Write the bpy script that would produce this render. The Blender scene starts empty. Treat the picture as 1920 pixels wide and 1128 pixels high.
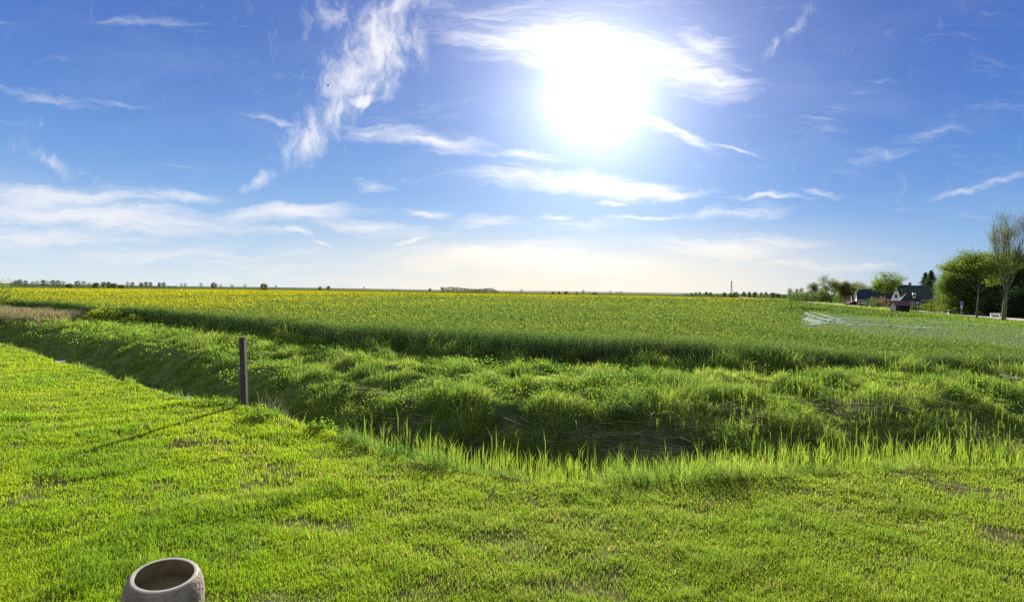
import bpy, math, random
import numpy as np
from mathutils import Matrix, Vector

R = math.radians
SC = bpy.context.scene
COL = SC.collection
rng = np.random.default_rng(7)
random.seed(7)

# ------------------------------------------------------------------ camera
FPX, CX, CY, CAMZ = 1144.0, 960.0, 564.0, 3.0
PITCH, ROLL = math.atan(18.0 / FPX), math.atan(0.0140)
cam_d = bpy.data.cameras.new('camera')
cam = bpy.data.objects.new('camera', cam_d); COL.objects.link(cam)
cam_d.sensor_width = 36.0; cam_d.lens = 36.0 * FPX / 1920.0
cam_d.clip_start = 0.05; cam_d.clip_end = 30000
CM = Matrix.Rotation(math.pi / 2 - PITCH, 3, 'X') @ Matrix.Rotation(ROLL, 3, 'Z')
cam.matrix_world = Matrix.Translation((0, 0, CAMZ)) @ CM.to_4x4()
SC.camera = cam
SC.render.resolution_x, SC.render.resolution_y = 1024, 601


def ray(px, py):
    return CM @ Vector(((px - CX) / FPX, -(py - CY) / FPX, -1.0))


def gnd(px, py, z=0.0):                 # where the sight line of a photo point meets height z
    d = ray(px, py); t = (z - CAMZ) / d.z
    return Vector((d.x * t, d.y * t, z))


def at(px, py, Y):                      # the point of that sight line Y metres away
    d = ray(px, py); t = Y / d.y
    return Vector((d.x * t, Y, CAMZ + d.z * t))


# ------------------------------------------------------------------ light
SUN_PX = (1118, 176)
sd = ray(*SUN_PX).normalized()
SUN_EL = math.asin(sd.z); SUN_AZ = math.atan2(sd.x, sd.y)
sun_d = bpy.data.lights.new('sun', 'SUN'); sun_d.energy = 5.0; sun_d.angle = R(0.5)
sun_d.color = (1.0, 0.93, 0.80)
sun = bpy.data.objects.new('sun', sun_d); COL.objects.link(sun)
sun.rotation_euler = (-sd).to_track_quat('-Z', 'Y').to_euler()
sun.location = (20, 60, 60)
SC.view_settings.view_transform = 'Standard'; SC.view_settings.look = 'None'
EXPO = 1.6; SC.view_settings.exposure = EXPO; SC.view_settings.gamma = 1.0
SC.cycles.use_denoising = False
SC.cycles.max_bounces = 6; SC.cycles.transmission_bounces = 4
SC.cycles.transparent_max_bounces = 6
SC.cycles.sample_clamp_indirect = 6

# ------------------------------------------------------------------ world: sky and clouds
w = bpy.data.worlds.new('World'); SC.world = w; w.use_nodes = True
NT = w.node_tree; NT.nodes.clear()


def N(t, tree=None, **kw):
    n = (tree or NT).nodes.new(t)
    for k, v in kw.items():
        setattr(n, k, v)
    return n


def L(a, b, tree=None):
    (tree or NT).links.new(a, b)


def setin(sock, v, tree=None):
    if isinstance(v, (int, float, tuple)):
        sock.default_value = v
    else:
        L(v, sock, tree)


def M(op, a, b=0.0, c=None, tree=None, clamp=False):
    n = N('ShaderNodeMath', tree, operation=op); n.use_clamp = clamp
    setin(n.inputs[0], a, tree); setin(n.inputs[1], b, tree)
    if c is not None: setin(n.inputs[2], c, tree)
    return n.outputs[0]


def VM(op, a, b=(0, 0, 0), tree=None):
    n = N('ShaderNodeVectorMath', tree, operation=op)
    setin(n.inputs[0], a, tree)
    if op == 'SCALE': setin(n.inputs[3], b, tree)
    else: setin(n.inputs[1], b, tree)
    return n.outputs['Value'] if op in ('LENGTH', 'DOT_PRODUCT', 'DISTANCE') else n.outputs[0]


def MR(v, a, b, c=0.0, d=1.0, smooth=True, tree=None):
    n = N('ShaderNodeMapRange', tree)
    n.interpolation_type = 'SMOOTHSTEP' if smooth else 'LINEAR'
    for i, q in enumerate((v, a, b, c, d)): setin(n.inputs[i], q, tree)
    return n.outputs[0]


def MIX(f, a, b, tree=None, mode='MIX'):
    n = N('ShaderNodeMix', tree, data_type='RGBA', blend_type=mode)
    setin(n.inputs[0], f, tree); setin(n.inputs[6], a, tree); setin(n.inputs[7], b, tree)
    return n.outputs[2]


sky = N('ShaderNodeTexSky', sky_type='NISHITA')
sky.sun_disc = False; sky.sun_elevation = SUN_EL; sky.sun_rotation = SUN_AZ
sky.altitude = 0; sky.air_density = 1.0; sky.dust_density = 0.3; sky.ozone_density = 4.0
geo = N('ShaderNodeTexCoord')
D = VM('NORMALIZE', geo.outputs['Generated'])
sep = N('ShaderNodeSeparateXYZ'); L(D, sep.inputs[0])
fy = M('MAXIMUM', sep.outputs[1], 0.02)
gu = M('DIVIDE', sep.outputs[0], fy); gv = M('DIVIDE', sep.outputs[2], fy)
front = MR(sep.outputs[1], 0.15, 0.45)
cmb = N('ShaderNodeCombineXYZ'); L(gu, cmb.inputs[0]); L(gv, cmb.inputs[1]); P0 = cmb.outputs[0]


def noise(vec, scale, detail=4, rough=0.55, dist=0.0, col=False):
    n = N('ShaderNodeTexNoise', noise_dimensions='3D')
    L(vec, n.inputs['Vector']); n.inputs['Scale'].default_value = scale
    n.inputs['Detail'].default_value = detail; n.inputs['Roughness'].default_value = rough
    n.inputs['Distortion'].default_value = dist
    return n.outputs['Color' if col else 'Fac']


def mapping(vec, loc=(0, 0, 0), rot=(0, 0, 0), scale=(1, 1, 1), t='POINT'):
    n = N('ShaderNodeMapping', vector_type=t); L(vec, n.inputs[0])
    n.inputs['Location'].default_value = loc; n.inputs['Rotation'].default_value = rot
    n.inputs['Scale'].default_value = scale
    return n.outputs[0]


wcol = noise(mapping(P0, scale=(1, 1.8, 1)), 7.0, 3, 0.6, 0, True)
warp = VM('SCALE', VM('SUBTRACT', wcol, (0.5, 0.5, 0.5)), 0.050)
wcol2 = noise(P0, 34.0, 3, 0.6, 0, True)
warp2 = VM('SCALE', VM('SUBTRACT', wcol2, (0.5, 0.5, 0.5)), 0.013)
PW = VM('ADD', VM('ADD', P0, warp), warp2)
flat = N('ShaderNodeVectorMath', operation='MULTIPLY'); L(PW, flat.inputs[0]); flat.inputs[1].default_value = (1, 1, 0)
PW = flat.outputs[0]


def masks(lst):
    acc = None
    for (px, py, lx, ly, ang, op) in lst:
        d = ray(px, py)
        m = mapping(PW, (d.x / d.y, d.z / d.y, 0), (0, 0, R(ang)), (lx / FPX, ly / FPX, 1), 'TEXTURE')
        v = MR(VM('LENGTH', m), 1.5, 0.1, 0.0, op, False)
        acc = v if acc is None else M('MAXIMUM', acc, v)
    return acc


diag = [(705, 95, 110, 72, 55, .88), (735, 18, 120, 28, 20, .75), (655, 150, 80, 62, 45, .88), (640, 200, 95, 38, 38, .88), (700, 60, 60, 60, 60, .8),
        (575, 255, 70, 34, 42, .85), (610, 35, 60, 40, 10, .45), (483, 334, 36, 13, 30, .85), (678, 184, 42, 13, 12, 1.35),
        (90, 300, 90, 20, -25, .42), (150, 315, 20, 6, 0, .5), (740, 70, 40, 55, 60, .8), (1475, 60, 130, 12, 48, .42),
        (1800, 20, 40, 12, -60, .3)]
hor = [(1840, 345, 130, 8, 14, .62), (1740, 255, 260, 22, 22, .34), (1560, 220, 200, 30, 35, .2), (800, 258, 150, 20, -8, .85), (510, 226, 80, 7, -12, .6), (110, 368, 190, 26, 1, 1.15), (190, 405, 290, 30, -3, 1.25),
       (345, 366, 70, 10, -2, .9), (540, 401, 150, 17, 2, 1.2), (690, 430, 110, 12, -5, .85), (400, 424, 160, 14, -2, .8),
       (90, 440, 260, 34, 0, .85), (300, 482, 420, 34, 0, .62), (80, 400, 140, 50, 0, .7), (70, 178, 130, 12, -9, .62), (260, 38, 120, 9, 0, .55),
       (240, 190, 80, 7, -6, .5), (555, 437, 32, 7, -20, 1.0), (600, 457, 22, 4, 0, 1.0), (1090, 345, 190, 22, -3, 1.2), (1250, 362, 90, 10, 2, 1.0),
       (1450, 373, 76, 5, 1, 1.05), (1370, 400, 90, 13, 2, .8), (1200, 408, 130, 5, 3, .8), (1145, 381, 26, 5, 0, 1.0),
       (915, 413, 66, 12, 4, .9), (1040, 405, 36, 6, 4, .95), (900, 480, 200, 24, 4, 1.1), (1060, 490, 210, 24, -3, 1.15),
       (1340, 466, 150, 14, -4, .98), (1560, 498, 170, 7, -3, .75), (790, 403, 45, 8, 0, .75), (775, 452, 32, 5, 12, .95),
       (740, 474, 80, 10, 5, .65), (697, 348, 38, 12, 0, .62), (1060, 70, 250, 48, -9, .72), (1290, 120, 130, 46, -18, .85),
       (1330, 90, 90, 30, -30, .7), (960, 90, 150, 30, -10, .7), (1250, 238, 100, 10, -26, 1.0), (1380, 283, 75, 5, -14, .8), (970, 282, 70, 12, -8, .75),
       (1100, 420, 120, 16, 0, .55), (1480, 460, 110, 14, -3, .55), (560, 470, 80, 7, 3, .6), (1540, 365, 40, 5, -10, .6), (650, 530, 500, 16, -1, .4)]
MD, MH = masks(diag), masks(hor)
nH = noise(mapping(PW, scale=(2.2, 15, 1), rot=(0, 0, R(4))), 2.2, 9, 0.68, 0.9)
nD = noise(mapping(PW, scale=(10, 5, 1), rot=(0, 0, R(-40))), 3.2, 10, 0.72, 0.5)
nH2 = noise(mapping(PW, scale=(5, 46, 1), rot=(0, 0, R(5))), 2.0, 6, 0.65, 0.6)
nH = M('ADD', M('MULTIPLY', nH, .68), M('MULTIPLY', nH2, .32))
dH = MR(M('ADD', MH, M('MULTIPLY', M('SUBTRACT', nH, 0.5), 2.3)), 0.05, 1.28, 0, 0.95)
dD = MR(M('ADD', MD, M('MULTIPLY', M('SUBTRACT', nD, 0.5), 2.0)), 0.12, 1.2, 0, 0.93)
veil = MR(noise(mapping(PW, scale=(2, 7, 1)), 1.4, 5, 0.6, 0.3), 0.45, 0.85, 0, 0.10)
back_fill = MR(noise(mapping(D, scale=(2, 2, 5)), 2.0, 4, 0.6), 0.35, 0.7, .55, .95)  # bright cloud added behind the camera, unseen, to fill the shadows
cloud = M('ADD', M('MULTIPLY', M('MAXIMUM', M('MAXIMUM', dH, dD), veil), front), M('MULTIPLY', back_fill, M('SUBTRACT', 1.0, front)))
# sky base
el = sep.outputs[2]
cosS = VM('DOT_PRODUCT', D, tuple(sd))
angS = M('ARCCOSINE', M('MINIMUM', cosS, 0.99999))        # radians from the sun
BGS = 0.1


def S(r, g, b_):                        # a colour as the photograph shows it -> radiance before exposure
    f = lambda c: ((c / 255 + .055) / 1.055) ** 2.4 if c > 10 else c / 255 / 12.92
    k = BGS * 2 ** EXPO
    return (f(r) / k, f(g) / k, f(b_) / k, 1)


comp = VM('DIVIDE', sky.outputs[0], VM('ADD', VM('SCALE', sky.outputs[0], 0.35), (1, 1, 1)))
ramp = N('ShaderNodeValToRGB'); L(M('MULTIPLY', el, 1.0, clamp=True), ramp.inputs[0])
cr = ramp.color_ramp; cr.interpolation = 'B_SPLINE'
stops = [(0.0, (226, 236, 240)), (.03, (206, 226, 241)), (.08, (166, 205, 241)), (.15, (112, 168, 232)), (.24, (78, 138, 216)), (.36, (54, 108, 197)), (.5, (50, 99, 186)), (1.0, (40, 72, 150))]
cr.elements[0].position = 0; cr.elements[1].position = 1
for p_, c_ in stops[1:-1]: cr.elements.new(p_)
for e_, (p_, c_) in zip(cr.elements, stops):
    e_.position = p_; q_ = S(*c_); e_.color = tuple(v / 8 for v in q_[:3]) + (1,)
hs = N('ShaderNodeHueSaturation'); L(VM('SCALE', ramp.outputs[0], 8.0), hs.inputs['Color']); hs.inputs['Saturation'].default_value = .93; base = hs.outputs[0]
base = MIX(0.03, base, comp)
rgt_ = MR(gu, .15, .65, 0, 1.0)
base = MIX(rgt_, base, MIX(1.0, base, (.64, .77, .91, 1), mode='MULTIPLY'))
warm = M('MULTIPLY', MR(el, .13, 0.0), MR(angS, .62, .22))
base = MIX(warm, base, S(250, 240, 220))
ccol = MIX(MR(el, 0.14, 0.03), S(238, 241, 250), MIX(MR(angS, .8, .3), S(238, 241, 246), S(255, 243, 220)))
ccol = MIX(MR(angS, 0.6, 0.1, 0, 0.7), ccol, (3.3, 3.2, 3.15, 1))
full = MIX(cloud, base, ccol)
# aureole: sunlight scattered by the thin cirrus round the sun
angW = M('ADD', angS, M('MULTIPLY', M('SUBTRACT', M('ADD', M('MULTIPLY', nH, .5), M('MULTIPLY', nD, .5)), .5), .10))
g1 = M('MULTIPLY', M('POWER', 2.7183, M('MULTIPLY', M('POWER', M('DIVIDE', M('MAXIMUM', angW, 0.0), 0.048), 2.0), -1.0)), 1.8 / .1 / 2 ** EXPO)
g1 = M('ADD', g1, M('MULTIPLY', M('POWER', 2.7183, M('MULTIPLY', M('POWER', M('DIVIDE', angS, 0.13), 2.0), -1.0)), .5 / .1 / 2 ** EXPO))
g2 = M('MULTIPLY', M('POWER', 2.7183, M('MULTIPLY', M('DIVIDE', angS, 0.15), -1.0)), .72 / .1 / 2 ** EXPO)
glow = M('ADD', g1, g2)
gcol = VM('SCALE', (.95, 0.965, 0.97), glow)
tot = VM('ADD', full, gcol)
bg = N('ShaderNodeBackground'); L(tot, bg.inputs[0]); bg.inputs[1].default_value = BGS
wo = N('ShaderNodeOutputWorld'); L(bg.outputs[0], wo.inputs[0])


# ------------------------------------------------------------------ helpers
def tag(o, label=None, cat=None, group=None, kind=None):
    if label: o['label'] = label
    if cat: o['category'] = cat
    if group: o['group'] = group
    if kind: o['kind'] = kind
    return o


def empty(name, loc, label, cat, group=None, rz=0.0):
    o = bpy.data.objects.new(name, None); COL.objects.link(o)
    o.location = loc; o.rotation_euler = (0, 0, rz); o.empty_display_size = 0.3
    return tag(o, label, cat, group)


def copy_tree(o, parent=None):
    c = o.copy(); COL.objects.link(c); c.parent = parent
    for ch in list(o.children): copy_tree(ch, c)
    return c


def vnoise(x, y, s=0):
    xi = np.floor(x).astype(np.int64); yi = np.floor(y).astype(np.int64)
    fx, fy_ = x - xi, y - yi
    fx = fx * fx * (3 - 2 * fx); fy_ = fy_ * fy_ * (3 - 2 * fy_)

    def h(a, b):
        n = (a * 374761393 + b * 668265263 + s * 974634777) & 0xffffffff
        n = ((n ^ (n >> 13)) * 1274126177) & 0xffffffff
        return ((n ^ (n >> 16)) & 0xffff) / 65535.0
    return (h(xi, yi) * (1 - fx) + h(xi + 1, yi) * fx) * (1 - fy_) + (h(xi, yi + 1) * (1 - fx) + h(xi + 1, yi + 1) * fx) * fy_


def fbm(x, y, s=0, o=3):
    v = 0; a = .5; t = 0
    for i in range(o):
        v = v + a * vnoise(x * 2 ** i + 17.3 * i, y * 2 ** i - 9.1 * i, s + i); t += a; a *= .5
    return v / t


def sstep(x, a, b):
    t = np.clip((x - a) / (b - a), 0, 1); return t * t * (3 - 2 * t)


class MB:
    def __init__(s):
        s.v = []; s.fi = []; s.ft = []; s.c = []; s.n = 0

    def add(s, v, faces, col):
        """v (n,3); faces (m,k) indices; col (n,3) or (3,)"""
        v = np.asarray(v, float).reshape(-1, 3); faces = np.asarray(faces, np.int64)
        s.v.append(v); s.fi.append((faces + s.n).reshape(-1)); s.ft.append(np.full(len(faces), faces.shape[1]))
        c = np.broadcast_to(np.asarray(col, float), v.shape); s.c.append(c); s.n += len(v)

    def polys(s, v, col):
        """v (n,k,3): n separate polygons, col (n,3) or (3,)"""
        v = np.asarray(v, float)
        n, k = v.shape[:2]
        c = np.broadcast_to(np.asarray(col, float), (n, 3))
        s.add(v.reshape(-1, 3), np.arange(n * k).reshape(n, k), np.repeat(c, k, 0))

    def box(s, lo, hi, col=(.5, .5, .5)):
        x0, y0, z0 = lo; x1, y1, z1 = hi
        v = [(x0, y0, z0), (x1, y0, z0), (x1, y1, z0), (x0, y1, z0), (x0, y0, z1), (x1, y0, z1), (x1, y1, z1), (x0, y1, z1)]
        s.add(v, [(0, 3, 2, 1), (4, 5, 6, 7), (0, 1, 5, 4), (1, 2, 6, 5), (2, 3, 7, 6), (3, 0, 4, 7)], col)

    def tube(s, p0, p1, r0, r1, k=6, col=(.5, .5, .5), cap=True):
        p0 = np.asarray(p0, float); p1 = np.asarray(p1, float); d = p1 - p0
        ln = np.linalg.norm(d)
        if ln < 1e-6: return
        d /= ln
        a = np.cross(d, (0, 0, 1) if abs(d[2]) < .9 else (1, 0, 0)); a /= np.linalg.norm(a); b = np.cross(d, a)
        t = np.arange(k) * 2 * np.pi / k
        ring = np.cos(t)[:, None] * a + np.sin(t)[:, None] * b
        v = np.vstack([p0 + ring * r0, p1 + ring * r1])
        i = np.arange(k); j = (i + 1) % k
        s.add(v, np.stack([i, j, j + k, i + k], 1), col)
        if cap:
            s.add(v[k:], [list(range(k))], col); s.add(v[:k], [list(range(k))[::-1]], col)

    def poly(s, pts, col=(.5, .5, .5)):
        s.add(pts, [list(range(len(pts)))], col)

    def blades(s, p, h, wd, lean, col, tipcol=None, bend=0.35):
        """grass blades: p (n,3), h, wd (n,), lean (n,2), col (n,3)"""
        n = len(p); a = rng.uniform(0, np.pi, n); t = np.stack([np.cos(a), np.sin(a), 0 * a], 1)
        Lv = np.concatenate([lean, np.zeros((n, 1))], 1); up = np.zeros((n, 3)); up[:, 2] = 1
        hh = h[:, None]; w_ = wd[:, None]
        m = p + up * hh * .55 + Lv * hh * bend * .45
        tp = p + up * hh * np.clip(1 - .35 * np.linalg.norm(Lv, axis=1, keepdims=True), .2, 1) + Lv * hh
        V = np.stack([p - t * w_ * .5, p + t * w_ * .5, m + t * w_ * .42, m - t * w_ * .42, tp], 1)
        i = np.arange(n)[:, None] * 5
        tc = col if tipcol is None else tipcol
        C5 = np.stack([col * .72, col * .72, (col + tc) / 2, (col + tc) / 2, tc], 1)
        s.v.append(V.reshape(-1, 3)); s.c.append(C5.reshape(-1, 3))
        q = (i + np.array([[0, 1, 2, 3]]) + s.n).reshape(-1); tr = (i + np.array([[3, 2, 4]]) + s.n).reshape(-1)
        s.fi.append(q); s.ft.append(np.full(n, 4)); s.fi.append(tr); s.ft.append(np.full(n, 3)); s.n += 5 * n

    def leaves(s, p, size, col, up=0.0, asp=.55):
        """one four-cornered leaf per point, random facing"""
        n = len(p); size = np.broadcast_to(size, (n,))
        a = rng.normal(size=(n, 3)); a[:, 2] *= .8; a /= np.linalg.norm(a, axis=1, keepdims=True)
        b = rng.normal(size=(n, 3)); b[:, 2] += up; b -= a * (a * b).sum(1, keepdims=True); b /= np.linalg.norm(b, axis=1, keepdims=True)
        c = np.cross(a, b); S = size[:, None]
        V = np.stack([p - b * S * .5, p + c * S * asp * .5, p + b * S * .5, p - c * S * asp * .5], 1)
        s.polys(V, col)

    def build(s, name, mat, parent=None, smooth=False, origin=None):
        V = np.concatenate(s.v); 
        if origin is not None: V = V - np.asarray(origin)
        FI = np.concatenate(s.fi); FT = np.concatenate(s.ft); Cc = np.concatenate(s.c)
        me = bpy.data.meshes.new(name)
        me.vertices.add(len(V)); me.vertices.foreach_set('co', V.astype(np.float32).ravel())
        me.loops.add(len(FI)); me.loops.foreach_set('vertex_index', FI.astype(np.int32))
        me.polygons.add(len(FT)); st = np.concatenate([[0], np.cumsum(FT)[:-1]])
        me.polygons.foreach_set('loop_start', st.astype(np.int32))
        if smooth: me.polygons.foreach_set('use_smooth', np.ones(len(FT), bool))
        at_ = me.attributes.new('col', 'FLOAT_COLOR', 'POINT')
        at_.data.foreach_set('color', np.concatenate([Cc, np.ones((len(V), 1))], 1).astype(np.float32).ravel())
        me.update(calc_edges=True); me.materials.append(mat)
        o = bpy.data.objects.new(name, me); COL.objects.link(o)
        if origin is not None and parent is None: o.location = origin
        if parent is not None: o.parent = parent
        return o


# ------------------------------------------------------------------ materials
def mat(name, col=(.5, .5, .5), rough=.7, spec=.3, use_attr=False, trans=0.0, nscale=0, namp=.25, bump=0, bscale=20, metal=0, tboost=(1, 1, 1), detail=5):
    m = bpy.data.materials.new(name); m.use_nodes = True; t = m.node_tree; t.nodes.clear()
    out = N('ShaderNodeOutputMaterial', t); b = N('ShaderNodeBsdfPrincipled', t)
    b.inputs['Roughness'].default_value = rough; b.inputs['Specular IOR Level'].default_value = spec
    b.inputs['Metallic'].default_value = metal
    if use_attr:
        a = N('ShaderNodeAttribute', t); a.attribute_name = 'col'; c = a.outputs['Color']
    else:
        c = N('ShaderNodeRGB', t); c.outputs[0].default_value = (*col, 1); c = c.outputs[0]
    if nscale:
        tc = N('ShaderNodeTexCoord', t); n = N('ShaderNodeTexNoise', t); L(tc.outputs['Object'], n.inputs['Vector'], t)
        n.inputs['Scale'].default_value = nscale; n.inputs['Detail'].default_value = detail
        f = MR(n.outputs['Fac'], .3, .7, 1 - namp, 1 + namp, tree=t)
        c = VM('SCALE', c, f, tree=t)
    if bump:
        tc = N('ShaderNodeTexCoord', t); n = N('ShaderNodeTexNoise', t); L(tc.outputs['Object'], n.inputs['Vector'], t)
        n.inputs['Scale'].default_value = bscale; n.inputs['Detail'].default_value = 6
        bp = N('ShaderNodeBump', t); bp.inputs['Strength'].default_value = 1; bp.inputs['Distance'].default_value = bump
        L(n.outputs['Fac'], bp.inputs['Height'], t); L(bp.outputs[0], b.inputs['Normal'], t)
    L(c, b.inputs['Base Color'], t)
    if trans:
        tr = N('ShaderNodeBsdfTranslucent', t); L(VM('MULTIPLY', c, tuple(tboost), tree=t), tr.inputs[0], t)
        mx = N('ShaderNodeMixShader', t); mx.inputs[0].default_value = trans
        L(b.outputs[0], mx.inputs[1], t); L(tr.outputs[0], mx.inputs[2], t); L(mx.outputs[0], out.inputs[0], t)
    else:
        L(b.outputs[0], out.inputs[0], t)
    return m


M_LAWN = mat('lawn_blade', use_attr=True, trans=.62, rough=.6, spec=.06, tboost=(1.6, 1.5, .8))
M_LEAF = mat('leaf', use_attr=True, trans=.5, rough=.8, spec=.02, tboost=(1.3, 1.3, .8))
M_CROP = mat('crop_leaf', use_attr=True, trans=.4, rough=.9, spec=.0, tboost=(1.2, 1.2, .8))
M_STRAW = mat('dry_straw', use_attr=True, trans=.3, rough=.7, spec=.2)
M_GROUND = mat('earth', use_attr=True, rough=1.0, spec=.0, nscale=3.0, namp=.35, bump=.03, bscale=9)
M_BARK = mat('bark', (.085, .075, .055), .9, .1, nscale=8, namp=.4, bump=.01, bscale=25)
M_BARKG = mat('mossy_bark', (.12, .12, .06), .9, .1, nscale=6, namp=.4, bump=.01, bscale=25)

# ------------------------------------------------------------------ terrain
def line(pts, z=0.0):
    g = np.array([gnd(a, b, z)[:2] for a, b in pts]); return g


E_PX = [(-120, 612), (0, 645), (115, 681), (230, 715), (345, 749), (420, 759), (530, 787), (620, 812), (700, 845), (800, 874), (900, 887), (1000, 899),
        (1150, 907), (1300, 906), (1400, 898), (1500, 892), (1600, 885), (1700, 880), (1800, 877), (1920, 874), (2150, 873), (2650, 871)]
C_PX = [(-120, 600), (0, 609), (130, 624), (230, 642), (300, 652), (380, 666), (480, 690), (560, 702), (640, 722), (760, 742), (860, 758), (1000, 762),
        (1280, 772), (1500, 766), (1700, 760), (1920, 756), (2150, 756), (2650, 758)]
F_PX = [(-150, 573), (0, 584), (150, 597), (200, 604), (300, 612), (400, 624), (500, 640), (640, 657), (800, 669), (960, 683), (1100, 689), (1280, 693),
        (1500, 697), (1700, 701), (1920, 704), (2150, 706), (2650, 712)]
EL, CL, FL = line(E_PX), line(C_PX, -.2), line(F_PX)


def interp(Ln, u):
    return np.interp(u, Ln[:, 0] / Ln[:, 1], Ln[:, 1])


def pdist(Ln, x, y):
    d = np.full(x.shape, 1e9)
    for a, b in zip(Ln[:-1], Ln[1:]):
        ab = b - a; t = np.clip(((x - a[0]) * ab[0] + (y - a[1]) * ab[1]) / (ab @ ab), 0, 1)
        d = np.minimum(d, np.hypot(x - a[0] - t * ab[0], y - a[1] - t * ab[1]))
    return d


def zones(x, y):
    ys = np.maximum(y, .01); u = np.clip(x / ys, -5, 5)
    e, c, f = interp(EL, u), interp(CL, u), interp(FL, u)
    wob = (fbm(x * .7, y * .7, 5) - .5) * .5
    lawn = (y < e + wob * .3); ditch = (~lawn) & (y < c + wob); bank = (~lawn) & (~ditch) & (y < f + wob); field = (~lawn) & (~ditch) & (~bank)
    return lawn, ditch, bank, field, u, e, c, f


BOT = -1.5


def height(x, y):
    x = np.asarray(x, float); y = np.asarray(y, float)
    ys = np.maximum(y, .01); u = np.clip(x / ys, -5, 5)
    e, c, f = interp(EL, u), interp(CL, u), interp(FL, u)
    z = (fbm(x * .5, y * .5, 1) - .5) * .10 + (fbm(x * 2.2, y * 2.2, 2) - .5) * .05
    r = np.hypot(x, y)
    near = r < 90
    out = z * np.where(r < 120, 1, 0)
    k = near & (y > e * .8) & (y < f * 1.15)
    if k.any():
        xx, yy = x[k], y[k]; ee, cc, ff = e[k], c[k], f[k]
        dE = pdist(EL, xx, yy); dC = pdist(CL, xx, yy)
        n1 = (fbm(xx * .8, yy * .8, 9) - .5); n2 = (fbm(xx * 2.0, yy * 2.0, 11) - .5)
        inE = yy > ee; inC = yy < cc
        zn = np.where(inE, -dE * .75, np.minimum(dE * .02, .0)) + n2 * .1
        uu = u[k]; sl = np.interp(uu, [-1, -.1, .1, .35, 1], [.58, .60, .60, .36, .27])
        zf = np.where(inC, -.2 - dC * sl * (1 + n1 * .5), -.2 + np.minimum(dC * .12, .28))
        valley = np.maximum(np.maximum(zn, zf), BOT + n2 * .15)
        n3 = np.abs(fbm(xx * 1.1, yy * 1.3, 13) - .5) * 2
        mound = (n1 * .42 + n2 * .26 - n3 * .15 + .03) * sstep(dE, .5, 3.0) * np.where(inC, sstep(dC, 3.5, 0), 1)
        zz = np.where(inE, valley + mound * .9, z[k])
        # furrow in front of the crop
        dF = ff - yy
        zz = zz - .12 * np.exp(-((dF - 1.6) / .5) ** 2) * inE
        zz = np.where(yy > ff, zz * (1 - sstep(yy - ff, 0, 3)), zz)
        out[k] = zz
    return out


def zat(x, y): return float(height(np.array([x]), np.array([y]))[0])


# bare muddy patch inside the field
PATCH = np.array([gnd(*p)[:2] for p in [(1500, 590), (1525, 583), (1570, 590), (1640, 593), (1760, 597), (1880, 606), (2050, 618)]] +
                 [gnd(px, py, .75)[:2] for px, py in [(2050, 650), (1920, 632), (1800, 628), (1680, 621), (1580, 613), (1500, 609)]])


def inpoly(P_, x, y):
    r = np.zeros(x.shape, bool); j = len(P_) - 1
    for i in range(len(P_)):
        xi, yi = P_[i]; xj, yj = P_[j]
        c = ((yi > y) != (yj > y)) & (x < (xj - xi) * (y - yi) / (yj - yi + 1e-12) + xi)
        r ^= c; j = i
    return r


ROADC = np.array([(55, 30), (62, 56), (66.5, 74), (69.4, 83), (73.4, 94.3), (84, 122), (94, 149), (105, 185), (128, 260), (170, 400), (260, 700)])


def road_side(x, y):                    # >0 on the field side of the road, metres
    return np.interp(y, ROADC[:, 1], ROADC[:, 0]) - x


th = np.concatenate([np.linspace(-55, 55, 560), np.linspace(55, 305, 60)[1:-1]]); th = np.radians(th)
rr = np.concatenate([[0.3], np.geomspace(2.0, 5, 20), np.geomspace(5.0, 60, 420)[1:], np.geomspace(60, 12000, 130)[1:]])
T, RR = np.meshgrid(th, rr); X = RR * np.sin(T); Y = RR * np.cos(T)
Z = height(X.ravel(), Y.ravel()).reshape(X.shape)
lawn, ditch, bank, field, u_, e_, c_, f_ = zones(X, Y)
cl = np.zeros(X.shape + (3,)); cl[:] = (.075, .105, .03)
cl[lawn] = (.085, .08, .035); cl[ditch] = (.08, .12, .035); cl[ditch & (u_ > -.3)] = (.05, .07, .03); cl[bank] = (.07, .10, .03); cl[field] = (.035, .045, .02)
far = np.hypot(X, Y) > 330
fld = fbm(X / 160, Y / 60, 3)[..., None]
cl = np.where(far[..., None], np.array((.045, .085, .03)) * (1 - fld) + np.array((.10, .13, .045)) * fld, cl)
ip = inpoly(PATCH, X, Y); cl[ip] = (.13, .118, .105)
rs = road_side(X, Y); vg = (rs < 6) & (Y > 30) & (X > 40) & (np.hypot(X, Y) < 600); cl[vg] = (.10, .13, .04)
b = MB(); n_r, n_t = X.shape
ii, jj = np.meshgrid(np.arange(n_r - 1), np.arange(n_t), indexing='ij'); j2 = (jj + 1) % n_t
fc = np.stack([ii * n_t + jj, ii * n_t + j2, (ii + 1) * n_t + j2, (ii + 1) * n_t + jj], -1).reshape(-1, 4)[:, ::-1]
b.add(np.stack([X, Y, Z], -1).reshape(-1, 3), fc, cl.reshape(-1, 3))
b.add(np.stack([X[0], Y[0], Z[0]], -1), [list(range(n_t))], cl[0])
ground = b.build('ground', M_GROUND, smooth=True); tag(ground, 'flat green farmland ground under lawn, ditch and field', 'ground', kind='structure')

# ditch water
b = MB(); us = np.linspace(-.9, 1.05, 80); e1 = interp(EL, us); c1 = interp(CL, us)
v0 = np.stack([us * (e1 + .3), e1 + .3, 0 * us + BOT + .13], 1); v1 = np.stack([us * (c1 - .3), c1 - .3, 0 * us + BOT + .13], 1)
i = np.arange(79); b.add(np.vstack([v0, v1]), np.stack([i, i + 1, i + 81, i + 80], 1), (.02, .03, .03))
M_WATER = mat('dark_water', (.012, .018, .016), .08, .5, bump=.004, bscale=6)
tag(b.build('ditch_water', M_WATER), 'dark still water at the bottom of the ditch', 'water', kind='structure')


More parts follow.
